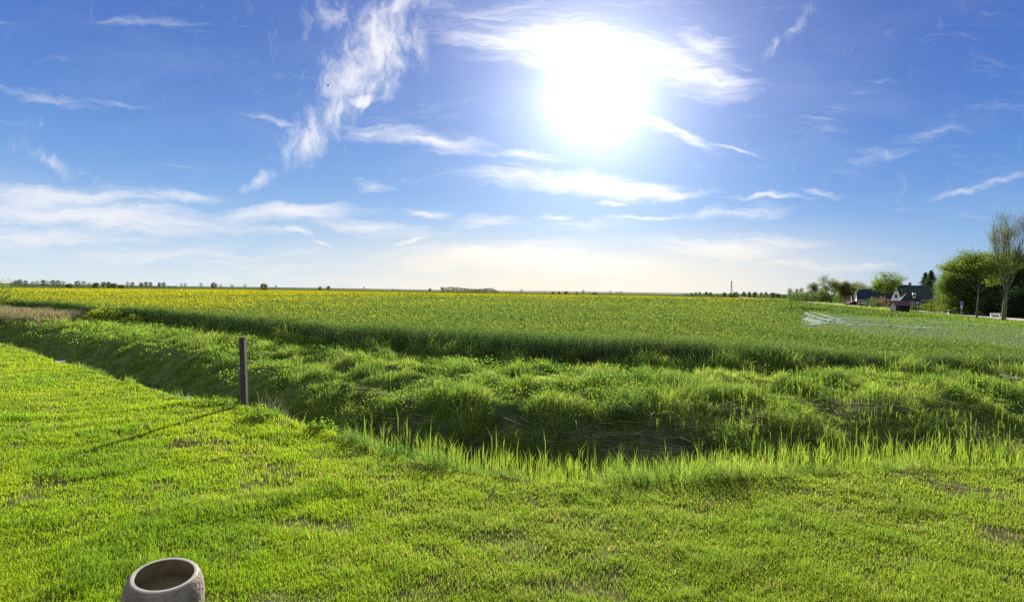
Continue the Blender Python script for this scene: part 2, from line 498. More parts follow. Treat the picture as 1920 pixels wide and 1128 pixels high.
# ------------------------------------------------------------------ grass
def polar(n, y0, y1, u0=-1.0, u1=1.0, p=1.0):
    """points whose density falls with distance (uniform in bearing and in log depth when p=1)"""
    t = rng.uniform(0, 1, n)
    if p == 1.0: Yy = y0 * (y1 / y0) ** t
    else: Yy = (y0 ** (1 - p) + t * (y1 ** (1 - p) - y0 ** (1 - p))) ** (1 / (1 - p))
    Uu = rng.uniform(u0, u1, n)
    return Uu * Yy, Yy


def cvar(n, base, hue=.12, val=.25):
    c = np.array(base)[None, :] * (1 + rng.normal(0, val, (n, 1))) * (1 + rng.normal(0, hue, (n, 3)))
    return np.clip(c, .003, .9)


def mixc(a, b_, t): return a * (1 - t[:, None]) + b_ * t[:, None]


NL = 1750000
x, y = polar(NL, 4.3, 42, -1.3, 1.3, p=1.25)
lawn, *_r = zones(x, y); u = _r[3]; e = _r[4]
keep = lawn & (np.abs(x) < 45)
dens = sstep(fbm(x * 1.3, y * 1.3, 21), .22, .48) * .75 + .25
bare = sstep(fbm(x * 2.6 + 5, y * 2.6, 31), .34, .44)
smoothzone = (u < -.45) & (y > 14)
keep &= rng.uniform(0, 1, NL) < np.where(smoothzone, 1, dens * (.38 + .62 * bare))
u_l = u[keep]; x, y, e = x[keep], y[keep], e[keep]; sm = smoothzone[keep]; n = len(x)
tuft = fbm(x * 1.6, y * 1.6, 41); tf2 = sstep(fbm(x * .9, y * .9, 43), .55, .7)
h = (.030 + .078 * tuft) * rng.uniform(.6, 1.35, n) * (1 + .5 * tf2) * np.where(sm, .6, 1)
h *= 1 + .7 * sstep(e - y, .9, 0) * (~sm) * sstep(u_l, -.15, -.3)
RL = line([(10, 790), (180, 777), (330, 760), (410, 752)]); RL2 = line([(60, 812), (150, 800), (240, 790)])
h *= 1 + 1.0 * np.exp(-(pdist(RL, x, y) / .25) ** 2) + .7 * np.exp(-(pdist(RL2, x, y) / .2) ** 2)
h *= np.clip(y / 12, .9, 1.5)
wd = .0052 * np.clip(y / 7, .8, 4) * rng.uniform(.7, 1.3, n)
z = height(x, y)
lean = rng.normal(0, .35, (n, 2)) + np.array([-.05, -.10])
g = cvar(n, (.138, .238, .014), .08, .15)
yel = cvar(n, (.205, .275, .018), .08, .15); drk = cvar(n, (.08, .17, .022), .08, .15); tan = cvar(n, (.27, .23, .12), .05, .2)
c = mixc(g, yel, sstep(fbm(x * .35, y * .35, 51), .4, .65) * .45 + .2 * (rng.uniform(0, 1, n) < .3))
c = mixc(c, drk, tf2 * .55)
rgt = sstep(u_l, -.45, .15) * .8
c = mixc(c, cvar(n, (.105, .165, .035), .08, .18), rgt * .75)
s_ = rng.uniform(0, 1, n) < .02 + .10 * sstep(fbm(x * .8, y * .8, 55), .55, .7); c[s_] = tan[s_]
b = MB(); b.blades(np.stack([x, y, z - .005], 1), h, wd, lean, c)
tag(b.build('lawn_grass', M_LAWN), 'bright yellow green short lawn grass in the foreground', 'grass', kind='stuff')

# rough grass on the far bank and in the ditch
NB = 860000
x, y = polar(NB, 9.5, 62, -1.0, 1.3, p=1.15)
lawn, ditch, bank, field, u, e, c_, f_ = zones(x, y)
dC = c_ - y; rgt = sstep(u, .2, .5)
pk = np.where(ditch, np.where((dC > 2.9) & (u > -.33), .55, .95 - .15 * rgt), 1.0) * (.5 + .5 * sstep(fbm(x * 1.1, y * 1.1, 61), .3, .5))
keep = (ditch | bank | (field & (y < f_ + 1.2))) & (rng.uniform(0, 1, NB) < pk)
x, y, u, dC, dF = x[keep], y[keep], u[keep], dC[keep], (f_ - y)[keep]; dt = ditch[keep]; n = len(x)
tus = fbm(x * 1.0, y * 1.0, 71)
h = (.10 + .44 * sstep(tus, .38, .72)) * rng.uniform(.6, 1.3, n) * np.where(dF < 1.3, 1.2 + .9 * fbm(x * .8, y * .8, 137), 1) * np.where(dt & (u < -.33), .6, 1)
wd = .0095 * np.clip(y / 14, .8, 4) * rng.uniform(.7, 1.4, n)
z = height(x, y)
la = fbm(x * .5, y * .5, 73) * 6.28 * 2
lean = np.stack([np.cos(la), np.sin(la)], 1) * .5 + rng.normal(0, .45, (n, 2)) + np.array([-.1, -.15])
g = cvar(n, (.15, .245, .045), .1, .22); lt = cvar(n, (.27, .35, .075), .1, .22); dk = cvar(n, (.08, .16, .042), .1, .2); br = cvar(n, (.28, .23, .13), .1, .2)
c = mixc(g, lt, sstep(fbm(x * 1.7, y * 1.7, 81), .4, .65) * .75)
c = mixc(c, dk, sstep(fbm(x * .6, y * .6, 83), .5, .7) * .6)
s_ = rng.uniform(0, 1, n) < .04 + .25 * sstep(fbm(x * .5, y * .8, 85), .62, .7) * (u > .3); c[s_] = br[s_]
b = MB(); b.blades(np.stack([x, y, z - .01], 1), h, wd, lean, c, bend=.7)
# broad leaved weeds (nettles, cow parsley) in mounds
NW = 190000
x, y = polar(NW, 12, 60, p=1.15)
lawn, ditch, bank, field, u, e, c_, f_ = zones(x, y)
ptch = sstep(fbm(x * .55 + 3, y * .55, 91), .48, .60)
keep = (ditch & ((c_ - y) < 3.6) | bank) & (rng.uniform(0, 1, NW) < ptch * (.45 + .55 * (u < .35)))
x, y, u = x[keep], y[keep], u[keep]; n = len(x); z = height(x, y)
hh = (.18 + .4 * ptch[keep] * fbm(x * 1.2, y * 1.2, 95)) * rng.uniform(.2, 1, n) ** .6
c = mixc(cvar(n, (.09, .18, .03), .1, .2), cvar(n, (.19, .28, .04), .1, .2), sstep(fbm(x * 2, y * 2, 97), .4, .7))
b.leaves(np.stack([x, y, z + hh], 1), .055 * np.clip(y / 16, .8, 3) * rng.uniform(.5, 1.5, n), c, asp=.42)
tag(b.build('bank_grass', M_LEAF), 'rough tufted grass and weeds covering the ditch banks', 'grass', kind='stuff')

# green reeds
def reeds(x, y, hgt, mb, col, wk=1.0):
    z = height(x, y); n = len(x)
    la = rng.uniform(0, 6.28, n); lean0 = np.stack([np.cos(la), np.sin(la)], 1) * rng.uniform(0, .10, n)[:, None]
    mb.blades(np.stack([x, y, z - .02], 1), hgt, .007 * wk * np.ones(n), lean0, cvar(n, col, .06, .12), bend=.5)
    for k in range(4):
        t = rng.uniform(.2, .72, n); a = rng.uniform(0, 6.28, n)
        l = np.stack([np.cos(a), np.sin(a)], 1) * rng.uniform(.08, .30, n)[:, None] + lean0
        p = np.stack([x + lean0[:, 0] * hgt * t * .7, y + lean0[:, 1] * hgt * t * .7, z + hgt * t], 1)
        mb.blades(p, hgt * rng.uniform(.28, .5, n), .0105 * wk * rng.uniform(.7, 1.3, n), l, cvar(n, col, .08, .15), bend=.3)


b = MB()
n0 = 19000; x, y = polar(n0, 10, 22, -.45, 1.3)
lawn, ditch, bank, field, u, e, c_, f_ = zones(x, y)
q = y - e
edge = ditch & (q > .25) & (q < 3.6) & (u > -.28)
pr = np.where(edge, .80 * sstep(u, -.3, .1), 0) * (.4 + .6 * sstep(fbm(x * 2, y * 2, 101), .3, .5))
slope = (ditch | bank) & (q >= 2.5) & (y < c_ + 2.2) & (u > .22)
pr = np.where(slope, np.maximum(pr * .6, .42 * sstep(u, .2, .5) * sstep(fbm(x * .9, y * .9, 103), .35, .55)), pr)
midd = (ditch) & (u > -.35) & (u <= .3) & (q > 3); pr = np.where(midd, .06, pr)
k = rng.uniform(0, 1, n0) < pr; x, y = x[k], y[k]; q = q[k]; n = len(x)
hg = np.where(q < 3.6, np.clip(.50 + q * .28, .4, 1.2), .65) * rng.uniform(.55, 1.25, n)
reeds(x, y, hg, b, (.13, .195, .035))
tag(b.build('ditch_reeds', M_LAWN), 'upright fresh green reeds growing along the ditch', 'reeds', kind='stuff')

# dead straw lying in the ditch
b = MB(); n0 = 30000; x, y = polar(n0, 10.5, 20, -.25, 1.0)
lawn, ditch, bank, field, u, e, c_, f_ = zones(x, y)
k = ditch & (rng.uniform(0, 1, n0) < sstep(fbm(x * .7, y * .7, 111), .46, .68) * .30) & (y - e > 1.4)
x, y = x[k], y[k]; n = len(x); z = height(x, y) + rng.uniform(.02, .3, n)
a = rng.normal(0, .7, n) + rng.choice([0, math.pi], n); ln = rng.uniform(.2, .9, n); tl = rng.normal(0, .18, n)
d = np.stack([np.cos(a), np.sin(a) * .8, tl], 1) * ln[:, None]; p = np.stack([x, y, z], 1); up = np.array([0, 0, .0055]); sd_ = np.stack([-np.sin(a), np.cos(a), 0 * a], 1) * .004
b.polys(np.stack([p - up - sd_, p + up + sd_, p + d + up * .6 + sd_ * .5, p + d - up * .6 - sd_ * .5], 1), cvar(n, (.19, .17, .12), .05, .35))
tag(b.build('dead_straw', M_STRAW), 'grey dead reed stalks lying in the ditch', 'straw', kind='stuff')

# brown reed strip in front of the crop on the left
b = MB(); n = 26000
t = rng.uniform(0, 1, n); A = gnd(-160, 582); B_ = gnd(172, 603)
x = A.x + (B_.x - A.x) * t; y = A.y + (B_.y - A.y) * t - rng.uniform(0, 1, n) * 7 + 2.0
h = (.68 + .35 * fbm(x * .3, y * .3, 121)) * rng.uniform(.6, 1.1, n) * np.clip((1.02 - t) / .1, .3, 1)
g = cvar(n, (.27, .225, .11), .07, .3); k = rng.uniform(0, 1, n) < .15; g[k] = cvar(k.sum(), (.12, .17, .04))
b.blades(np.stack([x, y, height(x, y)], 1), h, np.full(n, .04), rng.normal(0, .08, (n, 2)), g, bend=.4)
tag(b.build('dry_reed_strip', M_STRAW), 'brown strip of last year reeds beside the yellow field', 'reeds', kind='stuff')

# ------------------------------------------------------------------ rapeseed crop
def farlimit(u): return np.interp(u, [-1.2, -.85, -.55, -.28, 0, .3, .5, 1.2], [230, 250, 400, 800, 620, 380, 330, 330])


def canopy(x, y):
    u = x / y; x = np.asarray(x, float); y = np.asarray(y, float)
    lowp = np.ones(x.shape); kk = (x > 10) & (y > 25) & (y < 140)
    if kk.any(): lowp[kk] = .3 + .7 * sstep(pdist(np.vstack([PATCH, PATCH[:1]]), x[kk], y[kk]), 0, 5)
    return lowp * (np.interp(u, [-.9, .2, .42, .6, 1], [1.35, 1.3, 1.0, .78, .72]) * (1 - .6 * sstep(u, .42, .55) * sstep(y, 42, 70))) * (1 + (fbm(x * .35, y * .35, 131) - .5) * .16 + (fbm(x * 1.6, y * 1.6, 133) - .5) * .18)


def incrop(x, y, m=0.0):
    u = x / y; f = interp(FL, u)
    wob = (fbm(x * .5, y * .5, 135) - .5) * 2.0 + (fbm(x * 2.2, y * 2.2, 136) - .5) * .8
    return (y > f + m + wob) & (y < farlimit(u)) & (~inpoly(PATCH, x, y)) & (road_side(x, y) > 9)


def pyel(x, y):
    u = x / y; dF = y - interp(FL, u)
    left = sstep(-u, .05, .8)
    base = .03 + (.19 + .40 * left) * sstep(np.log(np.maximum(dF, 1)), 1.6 - left * 1.6, 5.9 - left * 1.6)
    strip = .12 * np.exp(-((dF - 6) / 4.0) ** 2)
    p = (base + strip) * (.25 + 1.3 * sstep(fbm(x * .10, y * .07, 141), .35, .65)) + .22 * left
    p = p * (1 - .75 * sstep(u, .38, .5)) * (.75 + .25 * (1 - sstep(u, 0, .4)))
    return np.clip(p + (.30 + .3 * left) * sstep(y, 150, 380) * (u < .42), 0, .95)


b = MB()
# under-canopy sheet
us = np.linspace(-1.08, 1.2, 250); tt = np.linspace(0, 1, 200)
U, T2 = np.meshgrid(us, tt); f0 = interp(FL, us)[None, :] + 2.0; fl = farlimit(us)[None, :]
Yc = f0 * (fl / f0) ** T2; Xc = U * Yc; hc = canopy(Xc, Yc)
dens_ = sstep(Yc, 60, 140)
Zc = hc * (.55 + .36 * dens_)
bad = inpoly(PATCH, Xc, Yc) | (road_side(Xc, Yc) < 9.5)
py_ = pyel(Xc, Yc)[..., None] * dens_[..., None]
cc_ = np.array((.030, .070, .018)) * (1 - py_) + np.array((.34, .29, .010)) * py_
cc_ = cc_ * (.8 + .4 * rng.uniform(0, 1, cc_.shape[:2]))[..., None]
nr, nt = Xc.shape
ii, jj = np.meshgrid(np.arange(nr - 1), np.arange(nt - 1), indexing='ij')
ok = ~(bad[:-1, :-1] | bad[1:, :-1] | bad[:-1, 1:] | bad[1:, 1:])
fc = np.stack([ii * nt + jj, ii * nt + jj + 1, (ii + 1) * nt + jj + 1, (ii + 1) * nt + jj], -1)[ok]
b.add(np.stack([Xc, Yc, Zc], -1).reshape(-1, 3), fc, cc_.reshape(-1, 3))
# leaves and stems through the canopy
NCr = 700000
x, y = polar(NCr, 21, 330, -1.05, 1.2, p=1.35)
NWl = 260000; us = rng.uniform(-1.02, 1.2, NWl); yw = interp(FL, us) + rng.uniform(-.3, 3.2, NWl)
x = np.concatenate([x, us * yw]); y = np.concatenate([y, yw])
keep = incrop(x, y); x, y = x[keep], y[keep]; n = len(x)
u = x / y; dF = y - interp(FL, u); hc = canopy(x, y)
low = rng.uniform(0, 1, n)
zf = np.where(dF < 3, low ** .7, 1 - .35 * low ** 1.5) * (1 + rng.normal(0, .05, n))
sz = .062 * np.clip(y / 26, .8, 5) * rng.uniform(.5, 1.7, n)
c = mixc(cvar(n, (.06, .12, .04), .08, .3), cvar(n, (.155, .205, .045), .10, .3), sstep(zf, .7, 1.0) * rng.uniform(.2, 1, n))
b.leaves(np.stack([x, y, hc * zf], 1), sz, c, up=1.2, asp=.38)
# flower heads
NF = 420000
x, y = polar(NF, 22, 420, -1.05, 1.03, p=1.2)
keep = incrop(x, y, .6) & (rng.uniform(0, 1, NF) < pyel(x, y)); x, y = x[keep], y[keep]; n = len(x)
hc = canopy(x, y)
c = mixc(cvar(n, (.40, .37, .012), .05, .15), cvar(n, (.32, .32, .03), .05, .2), sstep(x / y, -.5, 0) * sstep(y, 330, 120))
b.leaves(np.stack([x, y, hc * rng.uniform(.90, 1.10, n)], 1), .042 * np.clip(y / 28, .8, 7) * rng.uniform(.6, 1.3, n), c, asp=.8)
# stems showing at the near edge
NS = 42000
us = rng.uniform(-1, 1.03, NS); ff = interp(FL, us); y = ff + rng.uniform(-.5, 2.0, NS); x = us * y
k = incrop(x, y); x, y = x[k], y[k]; n = len(x)
b.blades(np.stack([x, y, height(x, y)], 1), canopy(x, y) * rng.uniform(.75, 1.12, n), np.full(n, .014), rng.normal(0, .10, (n, 2)), cvar(n, (.11, .17, .07), .08, .2), bend=.4)
tag(b.build('rapeseed_field', M_CROP), 'rapeseed crop in yellow flower with dark green near edge', 'crop', kind='stuff')

# weeds on the muddy patch + verge grass
b = MB(); n0 = 110000; x, y = polar(n0, 30, 120, .35, 1.05)
k = inpoly(PATCH, x, y) & (rng.uniform(0, 1, n0) * (1 - .5 * sstep(x / y, .62, .75)) < .25 + .25 * sstep(x / y, .56, .66) + .7 * sstep(fbm(x * .35, y * .12, 151), .46, .62) + .5 * (x > 48) * sstep(fbm(x * .5, y * .2, 153), .4, .6))
x, y = x[k], y[k]; n = len(x)
b.leaves(np.stack([x, y, rng.uniform(.03, .25, n)], 1), .085 * np.clip(y / 50, .8, 2) * rng.uniform(.6, 1.3, n), cvar(n, (.09, .16, .035)), asp=.6)
n0 = 90000; t = rng.uniform(0, 1, n0); y = 40 * (520 / 40) ** t; s_ = rng.uniform(-14, 10, n0)
x = np.interp(y, ROADC[:, 1], ROADC[:, 0]) - s_
k = (np.abs(s_) > 2.4); x, y, s_ = x[k], y[k], s_[k]; n = len(x)
h = (.16 + .25 * fbm(x * .4, y * .4, 155)) * rng.uniform(.5, 1.3, n) * np.where(s_ > 4, 1.5, .7)
c = mixc(cvar(n, (.085, .15, .03)), cvar(n, (.14, .19, .04)), sstep(fbm(x * .3, y * .3, 157), .4, .6))
k = (s_ > 7) & (rng.uniform(0, 1, n) < .3) & (y > 115); c[k] = cvar(k.sum(), (.5, .45, .02))
b.blades(np.stack([x, y, 0 * x], 1), h, np.full(n, .05) * np.clip(y / 80, .7, 3), rng.normal(0, .3, (n, 2)), c)
tag(b.build('verge_weeds', M_LEAF), 'low green weeds on the muddy patch and road verge', 'weeds', kind='stuff')

# puddles
M_PUD = mat('puddle_water', (.35, .35, .36), .15, .6, bump=.003, bscale=4)


def sheet(name, pts, z, m, label, cat, kind='structure'):
    q = MB(); q.poly([(p[0], p[1], z) for p in pts]); o = q.build(name, m); return tag(o, label, cat, kind=kind)


def blob(pxs, wob=.12):
    g_ = [gnd(*p) for p in pxs]; out = []
    for a_, b_ in zip(g_, g_[1:] + g_[:1]):
        for t in (0, .33, .66):
            p = a_.lerp(b_, t); out.append((p.x * (1 + random.uniform(-1, 1) * wob * .02), p.y * (1 + random.uniform(-1, 1) * wob * .2)))
    return out


sheet('puddle', blob([(1505, 594), (1513, 591), (1524, 597), (1533, 601), (1527, 607), (1516, 606), (1509, 603)]), .10, M_PUD, 'bright rain puddle at the left tip of the muddy patch', 'puddle')
sheet('puddle', blob([(1515, 609), (1538, 604), (1548, 600), (1560, 598), (1568, 602), (1556, 606), (1540, 610), (1526, 612)]), .105, M_PUD, 'long bright puddle in a wheel rut on the muddy patch', 'puddle')
# tyre ruts of wet mud, their glint painted in as pale colour
M_MUD = mat('wet_mud_glint', (.42, .41, .40), .22, .6, nscale=1.5, namp=.4, bump=.03, bscale=3)
for k, pl in enumerate([[(1512, 586), (1535, 592), (1560, 601), (1600, 606)], [(1508, 603), (1545, 606), (1600, 609), (1680, 612), (1760, 618)], [(1560, 597), (1640, 600), (1740, 603), (1850, 612)]]):
    q = MB(); g_ = [gnd(*p) for p in pl]; pts = []
    for a_, b_ in zip(g_, g_[1:]):
        for t in np.linspace(0, 1, 8): pts.append(a_.lerp(b_, t))
    for o_ in (-.9, .9):
        vs = []
        for i in range(len(pts)):
            d_ = (pts[min(i + 1, len(pts) - 1)] - pts[max(i - 1, 0)]).normalized(); nn = Vector((-d_.y, d_.x, 0))
            ww = .22 + .3 * random.random()
            vs += [pts[i] + nn * (o_ - ww), pts[i] + nn * (o_ + ww)]
        m_ = len(pts); i = np.arange(m_ - 1) * 2
        q.add([(v.x, v.y, .085 + .004 * k) for v in vs], np.stack([i, i + 2, i + 3, i + 1], 1), (.2, .2, .2))
    tag(q.build('wheel_rut', M_MUD), 'wet tyre rut in the muddy patch', 'rut', kind='structure')

# road
M_ROAD = mat('road_asphalt', (.30, .27, .25), .85, .2, nscale=1.2, namp=.15, bump=.01, bscale=20)
q = MB(); ys = np.concatenate([np.linspace(30, 200, 60), np.linspace(210, 700, 20)]); xc = np.interp(ys, ROADC[:, 1], ROADC[:, 0])
vs = np.concatenate([np.stack([xc - 2.1, ys, 0 * ys + .10], 1), np.stack([xc + 2.1, ys, 0 * ys + .10], 1)]); i = np.arange(len(ys) - 1); m_ = len(ys)
q.add(vs, np.stack([i, i + m_, i + m_ + 1, i + 1], 1), (.2, .2, .2))
tag(q.build('road', M_ROAD), 'narrow pale lane passing the houses', 'road', kind='structure')

# far dyke
q = MB(); xs = np.linspace(-6000, 3500, 160); yb = 2600 + 200 * np.sin(xs / 1500)
hh = 6.5 + .8 * np.sin(xs / 700) + .5 * np.sin(xs / 190)
vs = np.concatenate([np.stack([xs, yb - 30, 0 * xs], 1), np.stack([xs, yb, hh], 1), np.stack([xs, yb + 12, hh], 1), np.stack([xs, yb + 45, 0 * xs], 1)]); i = np.arange(159)
for k in range(3): q.add(vs, np.stack([i + k * 160, i + 1 + k * 160, i + 161 + k * 160, i + 160 + k * 160], 1), (.05, .085, .04))
tag(q.build('dyke', mat('dyke_grass', (.06, .10, .04), .9, .1, nscale=.01, namp=.2)), 'long low green sea dyke along the horizon', 'dyke', kind='structure')


# ------------------------------------------------------------------ trees
def skeleton(h, spread, up, depth, seed, trunk_h, r0, nb=3, lean=(0, 0), taper=.62, droop=0.0, split=.75):
    rn = random.Random(seed); segs = []; tips = []

    def grow(p, d, ln, r, lv):
        nseg = 3 if lv < 2 else 2; q_ = Vector(p); dd = Vector(d)
        for s_ in range(nseg):
            wb = .12 if lv else .02
            dd = (dd + Vector((rn.gauss(0, wb), rn.gauss(0, wb), rn.gauss(0, .06))) + Vector((lean[0], lean[1], 0)) * .12 + Vector((0, 0, up * .1 - droop * .1))).normalized()
            e_ = q_ + dd * ln / nseg; r1 = r * (1 - (1 - taper) / nseg)
            segs.append((q_.copy(), e_.copy(), r, r1, lv)); q_ = e_; r = r1
            if lv >= 1 and lv < depth and rn.random() < .5:
                a_ = rn.uniform(0, 6.28); sd__ = Vector((math.cos(a_), math.sin(a_), rn.uniform(-.1, .6))) * spread
                grow(q_, (dd + sd__).normalized(), ln * split * .7, r * .5, lv + 1)
            if lv >= depth - 1: tips.append(q_.copy())
        if lv < depth:
            a0 = rn.uniform(0, 6.28)
            for k in range(nb + (1 if lv == 0 else 0)):
                a_ = a0 + k * 6.28 / nb + rn.uniform(-.4, .4)
                sd__ = Vector((math.cos(a_), math.sin(a_), 0)) * spread * rn.uniform(.6, 1.3)
                grow(q_, (dd + sd__).normalized(), ln * split * rn.uniform(.8, 1.15) if lv else (h - trunk_h) * .42 * rn.uniform(.8, 1.15), r * .62, lv + 1)
    grow(Vector((0, 0, -.1)), Vector((lean[0] * .5, lean[1] * .5, 1)).normalized(), trunk_h, r0, 0)
    zmax = max(t.z for t in tips); k = h / zmax
    segs = [(a * k if False else Vector((a.x, a.y, a.z * k)), Vector((b_.x, b_.y, b_.z * k)), r, r1, lv) for a, b_, r, r1, lv in segs]
    tips = [Vector((t.x, t.y, t.z * k)) for t in tips]
    return segs, tips


def tree(name, loc, h, w_, label, seed, cols, leaf=.16, nleaf=14, spreadl=.45, trunk_h=None, up=.4, spread=.8, depth=4, nb=3, r0=None, bark=None, lean=(0, 0), group=None, crown=True, droop=0, sides=6, cat='tree', twigs=False):
    th_ = trunk_h or h * .3
    segs, tips = skeleton(h, spread, up, depth, seed, th_, r0 or h * .028, nb, lean, droop=droop)
    xs_ = max(max(abs(t.x - 0), abs(t.y)) for t in tips); kx = (w_ / 2) / max(xs_, .01)
    root = empty(name, loc, label, cat, group)
    tb = MB()

    def sc(v):
        f_ = min(1, max(0, (v.z - th_ * .3) / (h * .4)))
        kk = 1 + (kx - 1) * f_
        return np.array((v.x * kk, v.y * kk, v.z))
    for a, b_, r, r1, lv in segs:
        tb.tube(sc(a), sc(b_), max(r, .012), max(r1, .01), sides if lv < 2 else 4, (.1, .1, .1), cap=False)
    tb.build('trunk', bark or M_BARK, root)
    if crown:
        T_ = np.array([sc(t) for t in tips]); n_ = len(T_) * nleaf
        rs_ = np.random.default_rng(seed)
        p = np.repeat(T_, nleaf, 0) + rs_.normal(0, spreadl, (n_, 3)) * np.array([1, 1, .7])
        p[:, 2] = np.maximum(p[:, 2], .2)
        cl_ = rs_.uniform(0, 1, len(T_)).repeat(nleaf)
        c_ = mixc(cvar(n_, cols[0], .07, .2), cvar(n_, cols[1], .07, .2), cl_)
        cb = MB(); cb.leaves(p, leaf * rs_.uniform(.6, 1.3, n_), c_, asp=.7)
        if twigs:
            q_ = np.repeat(T_, 3, 0) + rs_.normal(0, .2, (len(T_) * 3, 3)); m_ = len(q_)
            cb.blades(q_, rs_.uniform(.5, 1.3, m_), np.full(m_, .022), rs_.normal(0, .3, (m_, 2)) + np.array([.2, 0]), cvar(m_, (.09, .095, .045)), bend=.3)
        cb.build('crown', M_LEAF, root)
    return root


def clump_mesh(rx, ry, rz, zc, n_clump, per, leaf, cols, seed, pointed=0.0, flatbase=True, csz=.28):
    """foliage as many leaf clumps spread through an uneven ellipsoid"""
    rs_ = np.random.default_rng(seed); cb = MB()
    v = rs_.normal(size=(n_clump, 3)); v /= np.linalg.norm(v, axis=1, keepdims=True); rx, ry = rx * .84, ry * .84
    rad = rs_.uniform(.45, 1.08, n_clump) ** .6
    q_ = v * rad[:, None] * np.array([rx, ry, rz])
    if pointed: q_[:, :2] *= (1 - pointed * np.clip((q_[:, 2:3] / rz + 1) / 2, 0, 1))
    q_[:, 2] += zc
    if flatbase: q_[:, 2] = np.maximum(q_[:, 2], .15)
    n_ = n_clump * per; s0 = min(rx, rz) * csz
    p = np.repeat(q_, per, 0) + rs_.normal(0, s0, (n_, 3)) * np.array([1, 1, .65]); p[:, 2] = np.maximum(p[:, 2], .03)
    t = np.repeat(rs_.uniform(0, 1, n_clump), per)
    c_ = mixc(cvar(n_, cols[0], .07, .2), cvar(n_, cols[1], .07, .2), t)
    cb.leaves(p, leaf * rs_.uniform(.6, 1.3, n_), c_, asp=.7)
    return cb


def bush(name, loc, rx, ry, h, label, seed, cols, leaf=.15, n_clump=90, per=30, stem=True, cat='bush', group=None, pointed=0, trunk=0.0, bark=None, csz=.28):
    root = empty(name, loc, label, cat, group)
    cb = clump_mesh(rx, ry, (h - trunk) / 2, trunk + (h - trunk) / 2, n_clump, per, leaf, cols, seed, pointed, csz=csz)
    cb.build('crown' if cat == 'tree' else 'foliage', M_LEAF, root)
    tb = MB(); rn = random.Random(seed)
    rt = h * .022 + .02
    tb.tube((0, 0, -.1), (rn.uniform(-.1, .1), 0, h * .5), rt, rt * .6, 6, (.1, .1, .1), False)
    for k in range(5):
        a = rn.uniform(0, 6.28); z0 = h * rn.uniform(.15 + trunk / h * .6, .5)
        tb.tube((0, 0, z0), (math.cos(a) * rx * .7, math.sin(a) * ry * .7, z0 + h * rn.uniform(.2, .4)), rt * .5, rt * .15, 5, (.1, .1, .1), False)
    tb.build('trunk' if cat == 'tree' else 'stem', bark or M_BARK, root)
    return root


def base(px, Y, z=0.0):                       # point on level ground in the direction of a photo column
    u = ray(px, 560).x / ray(px, 560).y; return (u * Y, Y, z)


def hz_(px): return 546 + .014 * (px - 960)


def hgt(px, py, Y): return CAMZ + (hz_(px) - py) * Y / FPX


G1 = ((.055, .10, .02), (.14, .19, .035)); G2 = ((.03, .06, .02), (.075, .12, .03)); GD = ((.02, .05, .015), (.05, .09, .02))
GB = ((.10, .11, .06), (.15, .15, .08)); GC = ((.02, .045, .022), (.045, .075, .03))

# right side, nearest first
tree('roadside_tree', base(1882, 76), hgt(1882, 396, 76), 8.2, 'tall sparse roadside tree with bare upswept branches by the lane', 11, ((.10, .12, .03), (.14, .16, .04)),
     leaf=.10, nleaf=4, spreadl=.4, trunk_h=4.2, up=1.7, spread=.50, depth=4, nb=3, r0=.28, twigs=True, bark=M_BARKG, lean=(.16, 0), sides=8)
tree('roadside_tree', base(1832, 84.6), hgt(1832, 466, 84.6), 10.4, 'round headed leafy roadside tree with straight dark trunk', 23, G1,
     leaf=.17, nleaf=10, spreadl=.38, trunk_h=3.6, up=.35, spread=.95, depth=4, nb=4, r0=.15, sides=8)
bush('garden_tree', base(1799, 108), 3.4, 3.4, hgt(1795, 490, 108), 'broad light green tree left of the round headed roadside tree', 31, ((.04, .075, .018), (.12, .17, .035)), leaf=.2, n_clump=300, per=70, cat='tree', csz=.2)
bush('garden_tree', base(1779, 113), 2.2, 2.4, hgt(1779, 512, 113), 'smaller yellow green tree at the left end of the garden thicket', 32, G1, leaf=.2, n_clump=170, per=70, cat='tree', csz=.22)
bush('garden_tree', base(1822, 112), 4.2, 3.2, hgt(1822, 476, 112), 'large green tree rising right behind the round headed roadside tree', 33, ((.025, .05, .015), (.07, .11, .025)), leaf=.2, n_clump=330, per=70, cat='tree', csz=.2)
bush('garden_tree', base(1857, 104), 3.6, 3.2, hgt(1857, 478, 104), 'dark green tree behind the white bench', 34, G2, leaf=.2, n_clump=300, per=70, cat='tree', csz=.2)
bush('garden_tree', base(1893, 104), 3.8, 3.6, hgt(1893, 470, 104), 'olive green tree behind the tall bare roadside tree', 35, ((.04, .075, .018), (.11, .14, .03)), leaf=.2, n_clump=320, per=70, cat='tree', csz=.2)
bush('garden_tree', base(1925, 100), 4.0, 3.6, hgt(1925, 478, 100), 'dark tree cut by the right edge of the picture', 36, GD, leaf=.2, n_clump=300, per=70, cat='tree', csz=.2)
bush('hedge_bush', base(1880, 98), 3.6, 1.6, 3.8, 'very dark tall evergreen hedge behind the tall bare tree trunk', 37, GC, leaf=.2, n_clump=200, per=80, cat='hedge')
bush('hedge_bush', base(1915, 93), 2.6, 1.6, 4.2, 'dark evergreen hedge at the right picture edge', 38, GC, leaf=.2, n_clump=200, per=80, cat='hedge')
bush('garden_bush', base(1752, 116), 2.4, 1.6, 2.0, 'low rounded yellow green bush right of the dark shed', 41, G1, leaf=.13, n_clump=60, per=40)
bush('garden_bush', base(1782, 110), 2.8, 1.6, 1.9, 'wide low olive bush under the garden trees', 42, ((.09, .12, .03), (.17, .18, .05)), leaf=.13, n_clump=60, per=40)
bush('garden_bush', base(1812, 104), 2.4, 1.4, 1.5, 'small green bush beside the blue round sign', 43, G2, leaf=.13, n_clump=50, per=40)
bush('clipped_bush', base(1744, 136), 1.0, 1.0, 2.3, 'clipped round bush in front of the brick house', 44, G2, leaf=.12, n_clump=60, per=40)
